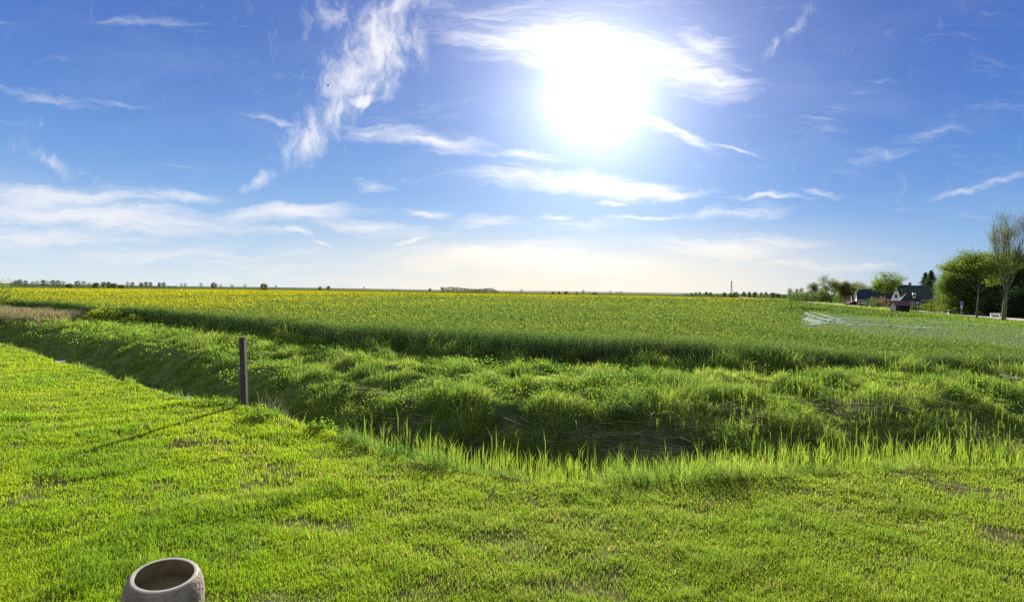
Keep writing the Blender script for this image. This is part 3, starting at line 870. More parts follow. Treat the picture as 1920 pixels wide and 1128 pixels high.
bush('clipped_bush', base(1757, 132), .8, .8, 1.8, 'smaller clipped round bush by the pink brick gable', 45, G1, leaf=.12, n_clump=50, per=40)
bush('clipped_bush', base(1732, 130), .8, .8, 1.5, 'low clipped bush left of the round bush', 46, G2, leaf=.12, n_clump=40, per=40)


def conifer(loc, h, rad, label, seed):
    root = empty('spruce_tree', loc, label, 'tree', 'dark spruces behind the houses'); tb = MB(); tb.tube((0, 0, 0), (0, 0, h * .97), .18, .02, 6, (.1, .1, .1), False)
    cb = MB(); rs_ = np.random.default_rng(seed); P_, S_ = [], []
    for z_ in np.linspace(h * .08, h * .98, 26):
        rr_ = rad * (1 - z_ / h) ** .8 + .06
        for k in range(12):
            a = rs_.uniform(0, 6.28); l_ = rr_ * rs_.uniform(.7, 1.15)
            e_ = np.array((math.cos(a) * l_, math.sin(a) * l_, z_ - .12 * l_)); tb.tube((0, 0, z_), e_, .03, .01, 3, (.1, .1, .1), False)
            for t in np.linspace(.15, 1, 9):
                P_.append(np.array((e_[0] * t, e_[1] * t, z_ - .12 * l_ * t)) + rs_.normal(0, .12, (5, 3)))
    p = np.concatenate(P_); cb.leaves(p, .26, mixc(cvar(len(p), GC[0]), cvar(len(p), GC[1]), rs_.uniform(0, 1, len(p))), asp=.4)
    tb.build('trunk', M_BARK, root); cb.build('crown', M_LEAF, root)


conifer(base(1734, 188), hgt(1734, 511, 188), 4.0, 'shorter left one of two dark spruces behind the houses', 51)
conifer(base(1745, 184), hgt(1745, 507, 184), 4.8, 'taller right one of two dark spruces behind the houses', 52)
tree('garden_tree', base(1662, 158), hgt(1662, 509, 158), 10.2, 'large spreading leafy tree in front of the dark roofed farmhouse', 61, ((.07, .12, .02), (.15, .20, .03)), leaf=.24, nleaf=9, spreadl=.5, trunk_h=2.4, up=.5, spread=1.0, depth=4, r0=.26)
tree('field_tree', base(1558, 245), hgt(1558, 515, 245), 10.5, 'large rounded field tree with twin stems left of the houses', 62, ((.08, .11, .035), (.13, .17, .04)), leaf=.28, nleaf=7, spreadl=.6, trunk_h=2.4, up=.6, spread=.9, depth=4, r0=.35)
tree('field_tree', base(1525, 262), hgt(1525, 528, 262), 6.4, 'narrow nearly bare tree left of the twin stemmed tree', 63, GB, leaf=.24, nleaf=5, spreadl=.5, trunk_h=2.2, up=1.3, spread=.55, depth=4, r0=.25)
tree('field_tree', base(1588, 235), hgt(1588, 528, 235), 6.4, 'middle sized pale tree right of the twin stemmed tree', 64, GB, leaf=.32, nleaf=16, spreadl=.6, trunk_h=2.2, up=.8, spread=.7, depth=4, r0=.22)
bush('garden_tree', base(1609, 226), 3.0, 2.6, hgt(1609, 527, 226), 'leafy olive tree left of the blue roofed house', 65, ((.07, .10, .03), (.14, .17, .05)), leaf=.26, n_clump=80, per=30, cat='tree', trunk=2.0)
bush('garden_tree', base(1625, 222), 2.0, 2.0, hgt(1625, 533, 222), 'slim dark tree above the left gable of the blue roofed house', 66, GB, leaf=.24, n_clump=40, per=20, cat='tree', trunk=2.0)
bush('garden_tree', base(1575, 250), 3.4, 2.6, hgt(1573, 533, 250), 'low green tree under the right side of the twin stemmed tree', 67, G2, leaf=.26, n_clump=50, per=30, cat='tree')
bush('blossom_tree', base(1655, 165), 1.5, 1.3, 2.9, 'small pink blossoming tree in the garden', 68, ((.20, .12, .12), (.12, .11, .07)), leaf=.14, n_clump=40, per=24, cat='tree', trunk=.8)
for k, (px, Y, rx, h_, cols, lb) in enumerate([(1630, 168, 1.5, 2.3, G2, 'garden shrub in front of the blue roof, at the left'), (1640, 166, 1.2, 3.0, GB, 'tall pale garden shrub in front of the blue roof'),
                                               (1647, 163, 1.4, 1.7, G1, 'low garden shrub beside the pink blossom tree'), (1672, 150, 1.6, 1.5, G1, 'low shrub between the spreading tree and the shed'),
                                               (1716, 126, .9, 1.2, G2, 'small shrub at the right side of the shed'), (1617, 180, 2.0, 1.2, G1, 'clipped low hedge bush by the parked car'), (1590, 200, 2.6, 2.0, GD, 'dark bush below the pale tree')]):
    bush('garden_bush', base(px, Y), rx, 1.0, h_, lb, 70 + k, cols, leaf=.15, n_clump=36, per=26)
for k, (px, top, w_, lb) in enumerate([(1481, 540, 14, 'leftmost hazy poplar clump at the end of the lane trees'), (1493, 541, 12, 'second hazy poplar clump from the left'), (1503, 539, 13, 'tallest hazy poplar clump left of the bare tree'), (1513, 545, 14, 'low hazy poplar clump next to the bare tree'),
                                       (1541, 538, 22, 'hazy olive tree just left of the twin stemmed tree')]):
    Y = 420; bush('poplar_tree', base(px, Y), w_ * Y / FPX / 2, 2.2, hgt(px, top, Y), lb, 80 + k, ((.07, .10, .05), (.11, .14, .06)), leaf=.4, n_clump=50, per=22, cat='tree', pointed=.55, group='hazy poplars beyond the field')

for k, (px, top, w_, Y, cols, lb) in enumerate([(1533, 541, 20, 300, GB, 'low grey green tree between the bare tree and the twin stemmed tree'), (1546, 536, 20, 290, G2, 'dark green tree close behind the left side of the twin stemmed tree'),
        (1583, 534, 22, 285, ((.06, .09, .03), (.12, .15, .05)), 'dense green tree behind the pale tree'), (1600, 531, 24, 270, ((.07, .09, .03), (.13, .15, .05)), 'broad olive tree between the pale tree and the leafy olive tree'),
        (1618, 533, 22, 260, GB, 'grey olive tree just left of the blue roofed house'), (1636, 537, 18, 255, G2, 'dark tree top showing above the blue roof')]):
    bush('garden_tree', base(px, Y), w_ * Y / FPX / 2, 2.6, hgt(px, top, Y), lb, 120 + k, cols, leaf=.34, n_clump=70, per=26, cat='tree', trunk=1.0, csz=.22)

# nearer left things
bush('willow_bush', base(-2, 64), 2.2, 1.8, hgt(0, 528, 64), 'light green bush cut by the left edge of the picture', 91, ((.10, .14, .03), (.17, .22, .04)), leaf=.13, n_clump=60, per=26)
for k, (px, py, rx, h_, lb) in enumerate([(178, 603, .9, 1.0, 'leafy yellow green shrub at the end of the brown reeds'), (200, 604, 1.3, 1.75, 'tallest leafy shrub in front of the crop on the left'), (226, 605, 1.0, 1.1, 'middle leafy shrub in front of the crop on the left'), (250, 608, .9, .75, 'low rightmost leafy shrub before the crop')]):
    g_ = gnd(px, py + 2); bush('leafy_shrub', (g_.x, g_.y, 0), rx, .8, h_, lb, 95 + k, ((.15, .22, .025), (.24, .30, .04)), leaf=.11, n_clump=34, per=24, group='shrubs before the crop')

# far trees, copies of a few kinds, foliage colours lightened in place of haze
def far_proto(kind, seed):
    if kind == 'round': t = bush('far_tree', (0, 0, 0), 3.4, 3.4, 9.0, 'x', seed, ((.06, .075, .045), (.10, .11, .06)), leaf=.5, n_clump=60, per=24, cat='tree', trunk=2.0, csz=.2)
    if kind == 'bare': t = bush('far_tree', (0, 0, 0), 3.2, 3.2, 9.0, 'x', seed, ((.11, .10, .08), (.16, .14, .11)), leaf=.4, n_clump=50, per=20, cat='tree', trunk=1.8, csz=.22)
    if kind == 'wide': t = bush('far_tree', (0, 0, 0), 5.5, 4.5, 9.0, 'x', seed, ((.06, .065, .045), (.10, .10, .06)), leaf=.7, n_clump=80, per=20, cat='tree', trunk=1.8, csz=.2)
    if kind == 'green': t = bush('far_tree', (0, 0, 0), 4.5, 4.0, 9.0, 'x', seed, ((.06, .09, .04), (.12, .15, .06)), leaf=.8, n_clump=70, per=22, cat='tree', trunk=0.3, csz=.22)
    return t


protos = {}
ordw = ['first', 'second', 'third', 'fourth', 'fifth', 'sixth', 'seventh', 'eighth', 'ninth', 'tenth', 'eleventh', 'twelfth', 'thirteenth', 'fourteenth', 'fifteenth', 'sixteenth', 'seventeenth', 'eighteenth', 'nineteenth', 'twentieth',
        'twenty-first', 'twenty-second', 'twenty-third', 'twenty-fourth', 'twenty-fifth', 'twenty-sixth', 'twenty-seventh', 'twenty-eighth', 'twenty-ninth', 'thirtieth']


def far_tree(px, top, wpx, kind, Y, label, group, i):
    key = (kind, i % 3)
    if key not in protos: o = protos[key] = far_proto(kind, 200 + len(protos))
    else: o = copy_tree(protos[key])
    h_ = hgt(px, top, Y); kz = h_ / 9.0; kx = (wpx * Y / FPX) / {'round': 7.6, 'bare': 7.2, 'wide': 12, 'green': 10}[kind]
    o.location = base(px, Y); o.scale = (kx, kx, kz); o.rotation_euler = (0, 0, (i * 2.39) % 6.28)
    o['label'] = label; o['group'] = group; o['category'] = 'tree'


KN = {'round': 'round topped dark tree', 'bare': 'thin nearly leafless tree', 'wide': 'wide spreading tree', 'green': 'full green tree'}
rowA = [(24, 528, 9, 'bare'), (30, 526, 8, 'round'), (38, 525, 9, 'round'), (48, 527, 8, 'round'), (62, 529, 11, 'bare'), (70, 527, 9, 'bare'), (81, 526, 10, 'round'), (90, 528, 7, 'bare'), (99, 526, 10, 'round'),
        (109, 527, 9, 'round'), (118, 528, 11, 'bare'), (130, 533, 14, 'green'), (145, 528, 10, 'round'), (156, 528, 11, 'bare'), (167, 531, 10, 'bare'), (180, 531, 13, 'green'), (194, 529, 10, 'round'), (204, 530, 10, 'green'), (214, 532, 12, 'green'),
        (228, 535, 14, 'green'), (239, 529, 8, 'bare'), (248, 530, 7, 'round'), (265, 530, 8, 'round'), (274, 529, 7, 'round'), (282, 530, 7, 'round'), (299, 530, 7, 'round'), (307, 530, 7, 'round')]
for i, (px, top, wp, kd) in enumerate(rowA):
    far_tree(px, top - 1.5, wp * 1.15, kd, 690, f'{KN[kd]}, {ordw[i]} from the left in the far tree row', 'far tree row on the left', i)
rowB = [(330, 534, 4, 'bare'), (340, 531, 6, 'bare'), (347, 530, 7, 'bare'), (364, 536, 5, 'bare'), (377, 530, 8, 'bare'), (401, 530, 15, 'wide'), (414, 532, 8, 'bare'), (435, 533, 8, 'bare'), (448, 537, 4, 'bare'), (459, 532, 8, 'bare'),
        (517, 534, 6, 'bare'), (600, 537, 8, 'green'), (615, 536, 9, 'wide'), (682, 537, 5, 'bare'), (737, 541, 8, 'bare'), (746, 542, 7, 'bare'), (806, 540, 7, 'round')]
for i, (px, top, wp, kd) in enumerate(rowB):
    far_tree(px, top, wp, kd, 900, f'{KN[kd]}, {ordw[i]} from left among scattered trees left of the wood', 'scattered trees on the horizon', i)
far_tree(495, 531, 15, 'green', 480, 'rounded green tree standing closest, at the far edge of the yellow field', 'scattered trees on the horizon', 0)
rowC = [(978, 541, 8, 'bare'), (1021, 545, 4, 'bare'), (1037, 547, 9, 'green'), (1048, 546, 7, 'green'), (1061, 546, 10, 'green'), (1081, 547, 6, 'green'), (1093, 542, 9, 'bare'), (1105, 546, 5, 'bare'), (1115, 548, 13, 'green'), (1144, 544, 7, 'bare'), (1157, 546, 5, 'bare'), (1164, 545, 7, 'bare')]
for i, (px, top, wp, kd) in enumerate(rowC):
    far_tree(px, top, wp, kd, 1000, f'{KN[kd]}, {ordw[i]} from left between the far wood and the grove', 'scattered trees below the sun', i)
rowD = [(1289, 551, 6, 'round'), (1297, 548, 7, 'round'), (1305, 547, 6, 'round'), (1312, 547, 7, 'round'), (1324, 547, 9, 'green'), (1332, 548, 9, 'green'), (1344, 549, 7, 'bare'), (1358, 548, 10, 'green'), (1370, 549, 10, 'green'), (1379, 547, 12, 'green'),
        (1395, 547, 12, 'wide'), (1405, 547, 9, 'green'), (1415, 547, 12, 'green'), (1427, 547, 7, 'round'), (1436, 547, 9, 'round'), (1449, 548, 14, 'green'), (1459, 550, 12, 'green'), (1470, 552, 9, 'green')]
for i, (px, top, wp, kd) in enumerate(rowD):
    far_tree(px, top, wp, kd, 620 if px > 1350 else 800, f'{KN[kd]}, {ordw[i]} from the left in the grove around the lighthouse', 'grove around the lighthouse', i)
# far wood as one mass
b = MB(); n = 2600
t = rng.uniform(0, 1, n); px = 826 + 110 * t; Yw = 850 + rng.uniform(0, 20, n)
uw = np.array([base(p, 1.0)[0] for p in px]); hw = 4.5 + 4.0 * fbm(px * .09, 0 * px, 171) + np.where(t < .22, 1.6, 0)
hw = hw * np.minimum(1, (1 - t) * 8 + .3)
b.leaves(np.stack([uw * Yw, Yw, hw * rng.uniform(.05, 1, n) ** .7], 1), rng.uniform(.7, 1.5, n), mixc(cvar(n, (.05, .06, .04)), cvar(n, (.09, .09, .06)), rng.uniform(0, 1, n)), asp=.8)
n = 4000; px = np.where(rng.uniform(0, 1, n) < .5, rng.uniform(0, 330, n), rng.uniform(1280, 1500, n)); uw = np.array([base(p, 1.0)[0] for p in px]); Yw = np.where(px < 500, 720, 640) + rng.uniform(0, 15, n)
hw = 2.0 + 2.2 * fbm(px * .12, 0 * px, 173)
b.leaves(np.stack([uw * Yw, Yw, hw * rng.uniform(0, 1, n)], 1), rng.uniform(.6, 1.2, n), cvar(n, (.045, .07, .035)), asp=.8)
n = 5000; px = rng.uniform(1478, 1640, n); uw = np.array([base(p, 1.0)[0] for p in px]); Yw = 285 + rng.uniform(0, 12, n)
hw = 2.2 + 3.2 * fbm(px * .14, 0 * px, 175)
b.leaves(np.stack([uw * Yw, Yw, hw * rng.uniform(0, 1, n)], 1), rng.uniform(.35, .7, n), mixc(cvar(n, (.04, .075, .03)), cvar(n, (.09, .13, .04)), rng.uniform(0, 1, n)), asp=.8)
tag(b.build('far_wood', M_LEAF), 'low dark wood and hedges on the far horizon', 'wood', kind='stuff')

# ------------------------------------------------------------------ lighthouse
M_IRON = mat('painted_iron', (.22, .10, .12), .5, .3); M_GREY = mat('grey_iron', (.22, .21, .24), .5, .3); M_GLASS = mat('dark_glass', (.03, .04, .05), .1, .6)
Yl = 2750; lx = base(1371, Yl); root = empty('lighthouse', lx, 'tall slim lattice lighthouse rising above the grove', 'lighthouse')
HT = hgt(1371, 526, Yl); q = MB(); TW, TT = 5.5, 2.2
zl = np.linspace(0, HT - 10, 10)
for k in range(3):
    a = k * 2.094 + .4; pr_ = None
    for z0, z1 in zip(zl[:-1], zl[1:]):
        w0 = TW + (TT - TW) * z0 / HT; w1 = TW + (TT - TW) * z1 / HT; a2 = a + 2.094
        q.tube((math.cos(a) * w0, math.sin(a) * w0, z0), (math.cos(a) * w1, math.sin(a) * w1, z1), .35, .3, 5)
        q.tube((math.cos(a) * w0, math.sin(a) * w0, z0), (math.cos(a2) * w1, math.sin(a2) * w1, z1), .14, .14, 4)
        q.tube((math.cos(a2) * w0, math.sin(a2) * w0, z0), (math.cos(a) * w1, math.sin(a) * w1, z1), .14, .14, 4)
        q.tube((math.cos(a) * w1, math.sin(a) * w1, z1), (math.cos(a2) * w1, math.sin(a2) * w1, z1), .14, .14, 4)
q.build('lattice_frame', M_GREY, root)
q = MB(); q.tube((0, 0, 0), (0, 0, HT - 9), 1.3, 1.3, 10); q.build('stair_shaft', M_GREY, root)
q = MB(); q.tube((0, 0, HT - 11), (0, 0, HT - 10), 2.4, 3.4, 12); q.tube((0, 0, HT - 10), (0, 0, HT - 9.2), 3.6, 3.6, 12); q.build('gallery', M_IRON, root)
q = MB(); q.tube((0, 0, HT - 9.2), (0, 0, HT - 3.6), 2.3, 2.3, 12); q.build('lantern_room', M_IRON, root)
q = MB(); q.tube((0, 0, HT - 3.6), (0, 0, HT - .6), 3.0, .4, 12); q.tube((0, 0, HT - .6), (0, 0, HT + .4), .2, .1, 6); q.build('roof', M_IRON, root)
root = empty('guyed_mast', base(1374.2, Yl), 'thin pale mast just right of the lighthouse', 'mast'); q = MB()
hm = hgt(1374, 534, Yl)
q.tube((0, 0, 0), (0, 0, hm), .5, .3, 6); q.build('mast_pole', M_GREY, root)
q = MB(); q.tube((0, 0, hm), (0, 0, hm + .6), .9, .2, 6); q.build('mast_head', M_GREY, root)

# ------------------------------------------------------------------ houses
def brick(name, c1, c2):
    m = bpy.data.materials.new(name); m.use_nodes = True; t = m.node_tree; bs = t.nodes['Principled BSDF']; bs.inputs['Roughness'].default_value = .85
    tc = N('ShaderNodeTexCoord', t); br_ = N('ShaderNodeTexBrick', t); mp = N('ShaderNodeMapping', t); L(tc.outputs['Object'], mp.inputs[0], t); mp.inputs['Rotation'].default_value = (R(90), 0, 0)
    L(mp.outputs[0], br_.inputs[0], t); br_.inputs['Color1'].default_value = (*c1, 1); br_.inputs['Color2'].default_value = (*c2, 1); br_.inputs['Mortar'].default_value = (.3, .28, .25, 1)
    br_.inputs['Scale'].default_value = 4; L(br_.outputs[0], bs.inputs[0], t); return m


def tiles(name, c):
    m = mat(name, c, .8, .08, nscale=2, namp=.3); t = m.node_tree; bs = [n for n in t.nodes if n.type == 'BSDF_PRINCIPLED'][0]
    tc = N('ShaderNodeTexCoord', t); wv = N('ShaderNodeTexWave', t); wv.bands_direction = 'Z'; L(tc.outputs['Object'], wv.inputs[0], t); wv.inputs['Scale'].default_value = 1.6
    bp = N('ShaderNodeBump', t); bp.inputs['Distance'].default_value = .04; L(wv.outputs[1], bp.inputs['Height'], t); L(bp.outputs[0], bs.inputs['Normal'], t); return m


M_BRICK = brick('red_brick', (.13, .055, .04), (.16, .075, .05)); M_PBRICK = brick('pale_brick', (.30, .17, .13), (.34, .2, .15))
M_SLATE = tiles('dark_roof_tiles', (.022, .032, .036)); M_BLUE = tiles('blue_roof_tiles', (.018, .032, .055)); M_RED = tiles('plum_roof_tiles', (.12, .055, .07))
M_WHITE = mat('white_paint', (.75, .74, .70), .5, .3, nscale=3, namp=.08); M_WOODP = mat('pale_boards', (.62, .44, .36), .8, .2, nscale=5, namp=.2)
M_DWOOD = mat('dark_boards', (.045, .03, .028), .8, .2, nscale=5, namp=.3); M_BLUEP = mat('blue_paint', (.03, .07, .35), .5, .3)


def window(parent, cx, y, cz, w_, h_, face=-1, axis='y'):
    q = MB(); t = .07
    def bx(mb, x0, x1, z0, z1, d0, d1):
        if axis == 'y': mb.box((x0, y + face * d1 if face < 0 else y + d0, z0), (x1, y + face * d0 if face < 0 else y + d1, z1))
        else: mb.box((y + (face * d1 if face < 0 else d0), x0, z0), (y + (face * d0 if face < 0 else d1), x1, z1))
    bx(q, cx - w_ / 2, cx - w_ / 2 + t, cz - h_ / 2, cz + h_ / 2, .0, .06); bx(q, cx + w_ / 2 - t, cx + w_ / 2, cz - h_ / 2, cz + h_ / 2, .0, .06)
    bx(q, cx - w_ / 2 + t, cx + w_ / 2 - t, cz - h_ / 2, cz - h_ / 2 + t, .0, .06); bx(q, cx - w_ / 2 + t, cx + w_ / 2 - t, cz + h_ / 2 - t, cz + h_ / 2, .0, .06)
    bx(q, cx - .03, cx + .03, cz - h_ / 2 + t, cz + h_ / 2 - t, .0, .055)
    f_ = q.build('window', M_WHITE, parent)
    q = MB(); bx(q, cx - w_ / 2 + t, cx + w_ / 2 - t, cz - h_ / 2 + t, cz + h_ / 2 - t, .005, .03); q.build('pane', M_GLASS, f_)


def house(name, loc, w_, d_, eave, ridge, label, wallm, roofm, hip=0.0, rz=0.0, over=.35, chims=(), trim=True, wins=()):
    root = empty(name, loc, label, 'house', rz=rz); q = MB(); x = w_ / 2; y = d_ / 2
    hz1 = hip
    q.box((-x, -y, 0), (x, y, eave))
    gz = ridge - (ridge - eave) * (hip * .9)
    for s in (-1, 1):
        yg = y * (1 - (gz - eave) / (ridge - eave))
        q.poly([(s * x, -y, eave), (s * x, y, eave), (s * x, yg, gz), (s * x, -yg, gz)])
    q.build('wall', wallm, root)
    q = MB(); k = (ridge - eave) / y; ye = y + over; ze = eave - over * k + .12; xo = x + over * .6; rg = ridge + .12; xr = xo - hip * y * .9
    zg = gz + .12; yg = (rg - zg) / k
    for s in (-1, 1):                                     # long slopes with thickness
        for dz in (0, -.14):
            q.poly([(-xo, s * ye, ze + dz), (xo, s * ye, ze + dz), (xo, s * yg, zg + dz), (xr, 0, rg + dz), (-xr, 0, rg + dz), (-xo, s * yg, zg + dz)])
        q.poly([(-xo, s * ye, ze), (xo, s * ye, ze), (xo, s * ye, ze - .14), (-xo, s * ye, ze - .14)])
    if hip > 0:
        for s in (-1, 1): q.poly([(s * xo, -yg, zg), (s * xo, yg, zg), (s * xr, 0, rg)])
    rf = q.build('roof', roofm, root)
    if trim:
        for s in (-1, 1):
            for t_ in (-1, 1):
                q = MB()
                q.poly([(s * (xo + .02), t_ * ye, ze + .12), (s * (xo + .02), t_ * yg, zg + .12), (s * (xo + .02), t_ * yg, zg - .26), (s * (xo + .02), t_ * ye, ze - .26)])
                q.poly([(s * (xo - .04), t_ * ye, ze + .12), (s * (xo - .04), t_ * yg, zg + .12), (s * (xo - .04), t_ * yg, zg - .26), (s * (xo - .04), t_ * ye, ze - .26)])
                q.build('bargeboard', M_WHITE, root)
        q = MB(); q.box((-xo, -ye - .1, ze - .16), (xo, -ye - .01, ze - .04)); q.build('gutter', M_WHITE, root)
    for cx in chims:
        q = MB(); q.box((cx - .35, -.35, ridge - .4), (cx + .35, .35, ridge + .7)); q.box((cx - .42, -.42, ridge + .7), (cx + .42, .42, ridge + .82)); q.build('chimney', M_BRICK, rf)
    for (cx, cz, ww, wh) in wins: window(root, cx, -y, cz, ww, wh)
    return root


# farmhouse behind (dark roof, two chimneys, white cross gable)
Y = 176; mpp = Y / FPX; xc = base(1695, Y)[0]
hA = house('farmhouse', (xc + .2, Y + 5, 0), 9.4, 9, 2.2, hgt(1695, 534.5, Y + 4), 'large dark roofed farmhouse with white pointed cross gable', M_BRICK, M_SLATE, hip=.25, chims=(1.6, 3.9), wins=((-4.3, 1.2, 1, 1.2), (1.5, 1.2, 1, 1.2), (3.6, 1.2, 1, 1.2)), rz=-.55)
gx = .5; q = MB(); gh = hgt(1685, 537, Y)
q.add([(gx - 1.25, -4.9, 0), (gx + 1.25, -4.9, 0), (gx + 1.25, -4.9, 2.4), (gx, -4.9, gh), (gx - 1.25, -4.9, 2.4)], [[0, 1, 2, 3, 4]], (.5, .5, .5))
q.add([(gx - 1.25, -3.8, 0), (gx + 1.25, -3.8, 0), (gx + 1.25, -3.8, 2.4), (gx, -3.8, gh), (gx - 1.25, -3.8, 2.4)], [[4, 3, 2, 1, 0]], (.5, .5, .5))
for a_, b_ in (((gx - 1.25, 0), (gx - 1.25, 2.4)), ((gx + 1.25, 0), (gx + 1.25, 2.4)), ((gx + 1.25, 2.4), (gx, gh)), ((gx - 1.25, 2.4), (gx, gh))):
    q.poly([(a_[0], -4.9, a_[1]), (b_[0], -4.9, b_[1]), (b_[0], -3.8, b_[1]), (a_[0], -3.8, a_[1])])
cg = q.build('cross_gable', M_WHITE, hA)
q = MB(); q.box((gx - .3, -4.96, 2.7), (gx + .3, -4.905, 3.7)); q.build('gable_window', M_GLASS, cg)
q = MB()
for s in (-1, 1): q.poly([(gx, -5.1, gh + .15), (gx + s * 1.6, -5.1, 2.0), (gx + s * 1.6, -1.0, 2.0), (gx, -1.0, gh + .15)])
q.build('gable_roof', M_SLATE, cg)
# brick house in front at the right
Y = 146; xc = base(1741, Y)[0]
hB = house('brick_house', (xc, Y + 3.6, 0), 6.2, 7.2, 2.5, hgt(1745, 536, Y + 3.6), 'red brick house with half hipped dark roof beside the garden trees', M_BRICK, tiles('mossy_roof_tiles', (.035, .048, .042)), hip=.35, wins=((-1.8, 1.3, 1, 1.1), (.2, 1.3, 1, 1.1)), rz=-.66)
q = MB(); q.box((3.14, -3.2, 0), (3.2, 3.2, 2.5)); q.poly([(3.2, -3.3, 2.5), (3.2, 3.3, 2.5), (3.2, 1.0, 4.3), (3.2, -1.0, 4.3)]); q.build('pink_gable_wall', M_PBRICK, hB)
# white bay with windows in front
Y = 140; xc = base(1717, Y)[0]
hC = empty('porch_building', (xc, Y + 2, 0), 'small white trimmed annexe with slate roof between shed and brick house', 'annexe', rz=-.5)
q = MB(); q.box((-1.7, -1.5, 0), (1.7, 1.5, 2.3)); q.build('wall', M_BRICK, hC)
q = MB()
for dz in (0, -.12): q.poly([(-2.0, -1.8, 2.3 + dz), (2.0, -1.8, 2.3 + dz), (1.2, .6, 4.0 + dz), (-.6, .6, 4.0 + dz)])
q.poly([(-2.0, -1.8, 2.3), (-.6, .6, 4.0), (-2.0, 1.8, 2.3)]); q.poly([(2.0, -1.8, 2.3), (2.0, 1.8, 2.3), (1.2, .6, 4.0)]); q.poly([(-2.0, -1.8, 2.3), (2.0, -1.8, 2.3), (2.0, -1.8, 2.15), (-2.0, -1.8, 2.15)])
q.build('roof', M_SLATE, hC)
q = MB(); q.box((.4, -1.3, 2.7), (1.0, -.2, 3.9)); dm = q.build('dormer', M_WHITE, hC)
q = MB(); q.box((.48, -1.34, 3.1), (.92, -1.305, 3.7)); q.build('dormer_window', M_GLASS, dm)
q = MB(); q.box((-1.75, -1.62, 2.14), (1.75, -1.5, 2.3)); q.build('fascia', M_WHITE, hC)
window(hC, -.9, -1.5, 1.35, .9, 1.2); window(hC, .35, -1.5, 1.35, .8, 1.2)
q = MB(); q.box((1.0, -1.58, .9), (1.55, -1.505, 2.1)); q.build('shutter', M_BLUEP, hC)
# blue roofed house on the left
Y = 190; xc = base(1640, Y)[0]
house('farmhouse', (xc, Y + 3.5, 0), 6.6, 7.5, 2.0, hgt(1640, 543, Y + 3.5), 'low house with blue tiled roof and white bargeboard left of the spreading tree', M_BRICK, M_BLUE, hip=.3, wins=((-1.5, 1.1, .9, 1.0), (1.0, 1.1, .9, 1.0)), rz=-.42)
Y = 196; xc = base(1660, Y)[0]
house('farmhouse', (xc + .8, Y + 5, 0), 5.5, 3.0, 2.6, hgt(1662, 543, Y + 5), 'narrow house with white framed gable behind the spreading tree', M_PBRICK, M_BLUE, rz=.9, wins=((0, 1.2, .9, 1.1),))
xc = base(1603, 205)[0]
house('garden_house', (xc, 207, 0), 3.6, 3, 1.7, 2.7, 'small low outbuilding left of the blue roofed house', M_WOODP, M_RED, wins=((0, 1.0, .8, .7),), rz=-.5)
xc = base(1617, 200)[0]
house('carport', (xc, 202, 0), 4.0, 3.5, 1.8, 2.6, 'low dark carport at the foot of the blue roofed house', M_DWOOD, M_SLATE, wins=((.6, 1.0, .8, .7),), rz=-.45)

# shed
Y = 112; x0 = base(1681, Y)[0]; root = empty('garden_shed', (x0 + 1.45, Y + 1.2, 0), 'small dark shed with plum red roof and pale gable side', 'shed', rz=-.08)
q = MB()
q.box((-1.2, -1.0, 0), (1.2, 1.0, 1.5)); q.build('wall', M_DWOOD, root)
q = MB(); q.add([(-1.23, -1.0, 0), (-1.23, 1.0, 0), (-1.23, 1.0, 1.5), (-1.23, 0, 2.2), (-1.23, -1.0, 1.5)], [[4, 3, 2, 1, 0]], (.5, .5, .5)); q.add([(-1.2, -1.0, 0), (-1.2, 1.0, 0), (-1.2, 1.0, 1.5), (-1.2, 0, 2.2), (-1.2, -1.0, 1.5)], [[0, 1, 2, 3, 4]], (.5, .5, .5)); q.build('gable_wall', M_WOODP, root)
q = MB(); q.poly([(1.2, -1.0, 1.5), (1.2, 1.0, 1.5), (1.2, 0, 2.2)]); q.build('rear_gable', M_DWOOD, root)
q = MB()
for s in (-1, 1):
    for dz in (0, -.06): q.poly([(-1.45, s * 1.25, 1.36 + dz), (1.4, s * 1.25, 1.36 + dz), (1.4, 0, 2.28 + dz), (-1.45, 0, 2.28 + dz)])
q.build('roof', M_RED, root)
q = MB(); q.box((-.2, -1.04, .05), (.6, -1.005, 1.35)); dr = q.build('door', mat('shed_door', (.02, .016, .015), .8, .2), root)
q = MB(); q.box((.48, -1.08, .65), (.54, -1.045, .75)); q.build('handle', M_GREY, dr)

# parked cars, sign posts, bench, markers
def car(loc, col, label, rz):
    root = empty('parked_car', loc, label, 'car', 'cars parked by the lane', rz); m = mat('car_paint', col, .3, .5)
    prof = [(-2.0, .35), (-2.05, .75), (-1.6, .92), (-1.0, .98), (-.5, 1.42), (.9, 1.45), (1.6, 1.0), (2.05, .9), (2.1, .35)]
    q = MB(); a_ = [(x, -.82 + (.12 if z > 1.2 else 0), z) for x, z in prof]; b_ = [(x, .82 - (.12 if z > 1.2 else 0), z) for x, z in prof]; n_ = len(prof)
    q.add(a_, [list(range(n_))[::-1]], (.5,) * 3); q.add(b_, [list(range(n_))], (.5,) * 3)
    i = np.arange(n_); j = (i + 1) % n_; q.add(a_ + b_, np.stack([i, j, j + n_, i + n_], 1), (.5,) * 3); q.build('body', m, root)
    for s in (-1, 1):
        q = MB(); ys_ = s * .80; q.poly([(-.85, s * .825, 1.0), (1.35, s * .825, 1.0), (.85, s * .735, 1.36), (-.45, s * .735, 1.36)]); q.build('side_window', M_GLASS, root)
    for x_ in (-1.3, 1.35):
        for s in (-1, 1):
            q = MB(); q.tube((x_, s * .68, .32), (x_, s * .88, .32), .32, .32, 14); w1 = q.build('wheel', mat('tyre', (.02, .02, .02), .8, .2), root)
            q = MB(); q.tube((x_, s * .88, .32), (x_, s * .90, .32), .18, .18, 10); q.build('rim', M_GREY, w1)


